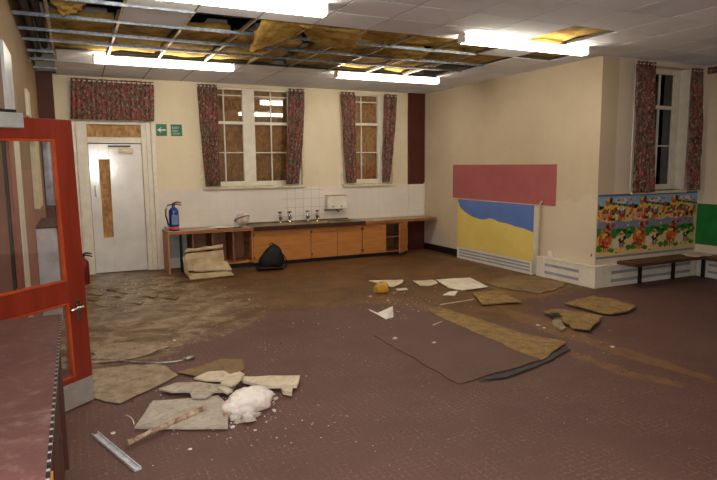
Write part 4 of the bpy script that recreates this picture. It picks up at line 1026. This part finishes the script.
# big raised maroon sheet and its tan strip
q1, q2, q3, q4 = fp((374, 336), (459, 384.5), (541, 362), (430, 312))
def zlift(x, y):
    d = sdist(x, y, [q1, q2, q3, q4]); return .001+.016*max(0, 1-abs(d)/.25)*max(0, min(1, (x-2.5)/1.2))
slab([q1, q2, q3, q4], zlift, .006, seed=50, jit=.012, rings=8).build('lifted_lino', M_LINO, label='large maroon sheet of floor covering lifted along its near edges, centre right of the floor', cat='floor covering', group=G1)
floor_piece('tan_strip', [(428, 311), (440, 309), (480, 321), (520, 335), (566, 344.5), (556, 352), (541, 363), (524, 356), (480, 336), (446, 322)], .005, M_WETB, 'tan brown strip of exposed backing along the far side of the big lifted maroon sheet', 'floor covering', seed=51, lift=.010, jit=.012, group=G1)
floor_piece('torn_lino', [(478, 382), (505, 377), (530, 368.5), (555, 355.5), (566, 348), (571, 351), (558, 357.5), (534, 369), (508, 378.5)], .004, mat('dark_grey_gap_shade', (62, 62, 62), .7), 'narrow dark grey strip painted as the shaded gap at the right corner of the big lifted sheet', 'floor covering', seed=52, lift=.004, jit=.01, group=G1)  # dark strip laid in for the shade under the lifted edge
# boards to the right
G2 = 'fallen tan boards on the right of the floor'
floor_piece('fallen_board', [(564, 305.5), (590, 299), (612, 301), (622, 306), (636, 309), (628, 314), (611, 316.5), (600, 315)], .016, M_WETB, 'tan fallen board furthest right on the floor, with a crumbling right end', 'board', seed=61, lift=.008, warp=.012, jit=.015, group=G2)
floor_piece('fallen_board', [(543, 314.5), (555, 312), (602, 319.5), (590, 333), (571, 331), (562, 322)], .016, M_WETB, 'tan fallen board with a rotten dark left end, in front of the furthest right board', 'board', seed=62, lift=.010, warp=.014, jit=.02, group=G2)
floor_piece('fallen_board', [(473, 294.5), (500, 292.5), (522, 304), (482, 306)], .012, M_WETB, 'tan fallen board lying in front of the radiator casing, right of the white sheet', 'board', seed=63, lift=.006, jit=.01, group=G2)
floor_piece('fallen_board', [(484, 284), (512, 277), (540, 278), (568, 284), (556, 290), (541, 294.5), (515, 291), (498, 288)], .008, M_OLIVE, 'thin olive tan board lying flat at the foot of the skirting heater', 'board', seed=64, jit=.03, group=G2)
floor_piece('rotten_flake', [(552, 322), (560, 320), (566, 329), (562, 332), (556, 329)], .012, M_SCRAP, 'grey rotten flake under the dark end of the board', 'debris', seed=65, jit=.02)
floor_piece('dark_gap_flake', [(549, 317), (558, 317), (562, 321), (553, 321)], .006, M_BLACK, 'black rotten flake on the left end of the tan board', 'debris', seed=66, lift=.036, jit=.01)
# white sheets middle
G3 = 'pieces of white fallen tile in the middle of the floor'
floor_piece('broken_tile', [(369, 281.5), (403, 281), (402, 284), (393, 288), (384, 287)], .01, M_DTILE2, 'pale triangular broken tile behind the yellow wool scrap', 'broken tile', seed=71, jit=.01, group=G3)
floor_piece('broken_tile', [(413, 282), (433, 281), (438, 284), (430, 287), (420, 286.5)], .012, M_DTILE2, 'pale cream broken tile just left of the large white sheet', 'broken tile', seed=72, jit=.015, group=G3)
floor_piece('broken_tile', [(436, 281), (470, 279), (488, 288), (463, 291.5), (448, 289)], .01, dirty('white_sheet', (232, 226, 208), (206, 198, 184), (150, 148, 168), sc=2), 'large white sheet with blue grey smears in the middle of the floor', 'broken tile', seed=73, jit=.006, lift=.004, group=G3)
floor_piece('broken_tile', [(443, 296), (450, 292.5), (458, 292), (455, 296)], .01, M_PLASTER, 'small white broken piece below the large white sheet', 'broken tile', seed=74, jit=.01, group=G3)
floor_piece('broken_tile', [(396, 290), (406, 289), (408, 291), (398, 291.5)], .008, M_DTILE2, 'small flat pale scrap right of the yellow wool scrap', 'broken tile', seed=76, jit=.01, group=G3)
P = [Vector((*un(369, 314.5)[:2], .05)), Vector((*un(386, 320)[:2], .006)), Vector((*un(393.5, 318)[:2], .01)), Vector((*un(393, 316)[:2], .10))]
vs = [P[0], P[1], P[2], P[3], Vector((*un(378, 316.5)[:2], .03))]; th = Vector((0, .005, .01))
MB().add([tuple(v) for v in vs]+[tuple(v+th) for v in vs], [(0, 1, 4), (1, 2, 3, 4), (5, 9, 6), (6, 9, 8, 7), (0, 5, 6, 1), (1, 6, 7, 2), (2, 7, 8, 3), (3, 8, 9, 4), (4, 9, 5, 0)]).build('curled_paper', M_PLASTER, label='curled white torn piece alone in front of the wet brown area', cat='paper')
def lump(name, px, py, r, sc, m_, label, cat, seed=0, group=None, sub=3, amp=.3, kind=None, parent=None, rot=0):
    p = un(px, py); bm = bmesh.new(); bmesh.ops.create_icosphere(bm, subdivisions=sub, radius=1)
    R = Matrix.Rotation(rot, 3, 'Z')
    for v in bm.verts:
        n_ = v.co.normalized(); k = 1+amp*fbm(n_.x*1.3+n_.z, n_.y*1.3, 1.4, seed)
        q = R @ Vector((n_.x*r*sc[0]*k, n_.y*r*sc[1]*k, 0)); z = max(-.55*r*sc[2], n_.z*r*sc[2]*k)
        v.co = (q.x, q.y, z+.55*r*sc[2]+.002)
    me = bpy.data.meshes.new(name); bm.to_mesh(me); bm.free(); me.materials.append(m_)
    for f in me.polygons: f.use_smooth = sub > 2
    o = bpy.data.objects.new(name, me); COL.objects.link(o); o.location = (p.x, p.y, 0)
    return tag(o, label, cat, group, kind)
lump('wool_scrap', 382, 292.5, .10, (1, .6, .9), M_YELC, 'crumpled yellow scrap of mineral wool in front of the pale triangular tile', 'insulation', seed=3, amp=.5)
# heap at the left
G4 = 'broken ceiling tiles in the heap'
floor_piece('broken_tile', [(134.5, 430), (153, 404), (190, 401), (218, 398), (230, 412), (228, 430.5)], .014, M_DTILE, 'large dirty grey broken tile at the front of the heap, under the rusty bar', 'broken tile', seed=81, jit=.012, group=G4)
floor_piece('broken_tile', [(159, 393), (176, 387), (200, 386), (236, 388), (232, 396), (200, 396), (172, 396)], .012, M_DTILE, 'dirty mottled tile fragment behind the large front tile', 'broken tile', seed=82, jit=.035, lift=.012, group=G4)
floor_piece('broken_tile', [(194, 382), (208, 375.5), (224, 374.5), (232, 379), (222, 385), (205, 384.5)], .012, M_DTILE2, 'pale tile fragment at the back left of the heap, below the olive sheet', 'broken tile', seed=83, jit=.035, lift=.012, group=G4)
floor_piece('broken_tile', [(221, 393), (228, 384), (240, 380.5), (245, 383), (238, 392), (232, 395)], .014, M_DTILE2, 'tilted pale fragment between the white lump and the back tiles', 'broken tile', seed=84, jit=.01, lift=.05, group=G4)
floor_piece('broken_tile', [(190, 398), (204, 395), (214, 398), (206, 403), (192, 403)], .012, M_DTILE, 'small grey fragment lying on the back of the large front tile', 'broken tile', seed=87, jit=.035, lift=.022, group=G4)
floor_piece('broken_tile', [(218, 396), (226, 394), (233, 399), (228, 402)], .014, M_DTILE2, 'small pale wedge left of the white plaster lump', 'broken tile', seed=88, jit=.01, lift=.04, group=G4)
floor_piece('plaster_board', [(240, 381.5), (300, 381), (297, 391), (268, 392), (243, 386)], .02, M_DTILE2, 'long cream board lying behind the white plaster lump', 'board', seed=85, jit=.004, lift=.015)
floor_piece('broken_tile', [(281, 392), (293, 391.5), (292, 398), (283, 396)], .03, M_DTILE2, 'small block at the near right end of the long cream board', 'broken tile', seed=86, jit=.01, group=G4)
lump('plaster_lump', 249, 409, 1 and .175, (1.05, .62, .50), M_PLASTER, 'big white lump of plaster with an orange stain on top of the heap', 'plaster', seed=11, amp=.24, sub=4, rot=.3)
lump('plaster_chunk', 249, 422, .055, (1, .8, .9), M_CHUNK, 'pinkish white block in front of the big plaster lump', 'plaster chunk', seed=21, sub=1, group='loose chunks of plaster')
lump('plaster_chunk', 235, 420, .035, (1, .8, .8), M_CHUNK, 'small white chunk left of the pinkish white block', 'plaster chunk', seed=22, sub=2, group='loose chunks of plaster')
lump('plaster_chunk', 227, 418, .03, (1, .8, .8), M_RUST, 'small rusty brown chunk at the front corner of the large grey tile', 'plaster chunk', seed=23, sub=2, group='loose chunks of plaster')
# bars
def bar(name, a, c, r, m_, label, cat, z=.02, n=14, wob=0, flatz=1., seed=0, mid=None):
    A, B_ = un(*a), un(*c); pts = []; rs = []
    Mid = un(*mid) if mid else None
    for k in range(n+1):
        u = k/n
        p = (A*(1-u)+B_*u) if Mid is None else (A*(1-u)**2+Mid*2*u*(1-u)+B_*u*u)
        pts.append((p.x+wob*fbm(u*6, 0, 3, seed), p.y+wob*fbm(u*6, 5, 3, seed), z)); rs.append(r*(1+(.35*fbm(u*14, 3, 3, seed) if wob else 0)))
    return MB().tube(pts, rs, 8).build(name, m_, label=label, cat=cat, smooth=not wob)
bar('rusty_bar', (128, 448), (205, 412.5), .017, M_RUST, 'rusty flaking bar lying across the large dirty grey tile', 'bar', z=.034, wob=.006, seed=3, n=30)
def angle_trim():
    A, B_ = un(95, 435), un(138, 471); d = (B_-A).normalized(); nn = Vector((-d.y, d.x, 0)); L = (B_-A).length
    xf = Matrix(((d.x, nn.x, 0, A.x), (d.y, nn.y, 0, A.y), (0, 0, 1, 0), (0, 0, 0, 1)))
    MB(xf).box(0, L, -.020, .020, .002, .005).box(0, L, -.020, -.016, .005, .018).box(0, L, .016, .020, .005, .018).build('ceiling_tee', mat('bright_zinc', (214, 216, 220), .45, .3, col2=(180, 182, 186), scale=20), label='short silver grey metal tee lying on the floor in front of the door', cat='metal bar')
angle_trim()
t = empty('metal_strip', tuple(un(150, 363)), 'long bent silver strip lying on the beige torn covering', 'metal strip')
A_ = [un(90, 361.5), un(115, 361.5), un(140, 364), (un(160, 364.5)), un(176, 363), un(186, 361)]
MB().tube([(p.x, p.y, .014) for p in A_], .007, 8).build('strip', M_ALU, t, smooth=True)
A_ = [un(184, 361.3), un(194, 359.5)]
MB().tube([(p.x, p.y, .02) for p in A_], .017, 8).build('thick_end', M_ALU, t, smooth=True)
for k, (px, py, r, lb) in enumerate([(238, 423, .03, 'white angular rubble piece at the front of the heap, left of the pinkish block'), (242, 416, .03, 'grey angular rubble piece under the left edge of the plaster lump'), (258, 416, .028, 'angular rubble piece under the right front of the plaster lump'),
    (212, 404, .022, 'small rubble piece on the large grey tile above the rusty bar'), (222, 409, .026, 'pinkish rubble piece between the rusty bar end and the plaster lump'), (274, 412, .02, 'rubble piece lying right of the plaster lump'), (276, 400, .022, 'rubble piece between the plaster lump and the long cream board')]):
    lump('plaster_chunk', px, py, r, (1, .7, .7), M_CHUNK if k % 2 else M_DTILE, lb, 'plaster chunk', seed=60+k, sub=1, amp=.6, group='loose chunks of plaster', rot=k)
bar('wire', (134, 425), (126, 416), .004, M_CREAM, 'thin pale curved wire left of the large grey tile', 'wire', z=.006, mid=(133, 418))
bar('lath', (440, 305.5), (474, 300), .007, M_DTILE2, 'thin pale lath lying left of the tan board', 'lath', z=.009)
t = None
bar('lath', (433, 326), (442, 322.5), .007, M_DTILE2, 'short pale splinter left of the tan strip', 'lath', z=.009)
G5 = 'loose chunks of plaster'
for k, (px, py, r, lb) in enumerate([(395, 339.5, .03, 'small white chunk at the far left corner of the lifted sheet'), (434, 343.5, .022, 'small white chunk on the middle of the lifted maroon sheet'),
    (497, 331, .022, 'small white chunk on the tan strip'), (538, 326, .025, 'white chunk right of the tan strip, left of two'), (544, 328.5, .02, 'white chunk right of the tan strip, right of two'),
    (612, 347.5, .022, 'white chunk alone on the right of the floor'), (227, 431, .0, ''), (289, 418, .0, ''), (249, 300, .018, 'white chunk on the wet brown floor in front of the cabinets'),
    (174, 341, .018, 'white chunk on the maroon floor above the bent strip'), (113, 434, .017, 'white chunk right of the silver tee top end'), (190, 450, .014, 'white chunk in front of the large grey tile'),
    (255, 431, .014, 'white chunk in front of the pinkish block'), (370, 297, .022, 'white chunk left of the yellow wool scrap'), (388, 301, .018, 'white chunk below the yellow wool scrap'), (232, 428, .018, 'white chunk at the near right corner of the large grey tile')]):
    if r: lump('plaster_chunk', px, py, r, (1, .8, .5), M_CHUNK, lb, 'plaster chunk', seed=100+k, sub=1, amp=.5, group=G5)
# crumbs: uncountable
cr = MB(); rnd = random.Random(3)
def crumb(x, y, r):
    a = rnd.random()*6; h_ = r*rnd.uniform(.4, .9); vs = [(x+r*math.cos(a+k*1.57)*rnd.uniform(.6, 1.2), y+r*math.sin(a+k*1.57)*rnd.uniform(.6, 1.2), .001) for k in range(4)]+[(x, y, h_)]
    cr.add(vs, [(0, 1, 4), (1, 2, 4), (2, 3, 4), (3, 0, 4), (3, 2, 1, 0)])
def spray(px, py, spx, spy, n, r0=.004, r1=.012):
    for _ in range(n):
        p = un(px+rnd.gauss(0, spx), py+rnd.gauss(0, spy))
        if p.y < 9.2 and p.x < 5.9 and p.x > 0: crumb(p.x, p.y, rnd.uniform(r0, r1))
spray(230, 410, 40, 14, 150, .003, .009); spray(232, 408, 16, 8, 130, .004, .011); spray(130, 290, 30, 10, 130, .006, .02); spray(400, 300, 20, 9, 90, .004, .012); spray(190, 300, 60, 14, 120, .004, .012)
spray(550, 335, 50, 20, 80, .003, .008); spray(300, 300, 120, 25, 160, .003, .009); spray(350, 400, 150, 45, 90, .002, .006); spray(530, 285, 30, 8, 70, .004, .012)
cr.build('plaster_crumbs', M_CHUNK, label='pale plaster crumbs and dust scattered over the whole floor', cat='plaster crumbs', kind='stuff', recalc=False)
dk = cr = MB(); spray(560, 340, 90, 40, 40, .004, .01); spray(110, 385, 12, 10, 12, .004, .014); spray(300, 300, 120, 20, 60, .004, .012)
dk.build('dark_crumbs', M_BLACK, label='dark crumbs of rotten board scattered over the whole floor', cat='dark crumbs', kind='stuff', recalc=False)
# loose flakes on the beige screed, far left
for k, (px, py, w_, h_) in enumerate([(97, 294, 9, 2.2), (112, 290, 7, 1.6), (128, 293, 10, 1.8), (118, 297, 6, 1.4), (93, 300, 7, 2), (150, 297, 8, 1.5), (160, 291, 6, 1.3), (172, 299, 7, 1.6), (135, 303, 10, 1.6), (104, 306, 8, 1.5)]):
    words = ['behind the door handle', 'right behind the first', 'in the middle of the flakes', 'just in front of the middle one', 'touching the edge of the red door', 'in front of the white door', 'right of the white door', 'furthest right', 'in front, centre', 'in front, left']
    floor_piece('lino_flake', [(px-w_, py), (px-w_*.3, py-h_), (px+w_, py-h_*.4), (px+w_*.5, py+h_)], .006, M_OLIVE if k % 3 == 1 else M_SCRAP, 'beige flake of floor covering on the far left, '+words[k], 'floor covering', seed=120+k, jit=.03, seg=.08, rings=3, group='beige flakes near the white door')

# ------------------------------------------------------------------ camera flash (the photo shows its glint on the white door)
L = bpy.data.lights.new('camera_flash', 'POINT'); L.energy = 300; L.shadow_soft_size = .03; L.color = (1.0, .965, .92)
o = bpy.data.objects.new('camera_flash', L); COL.objects.link(o); o.location = (.02, -.02, 1.70)
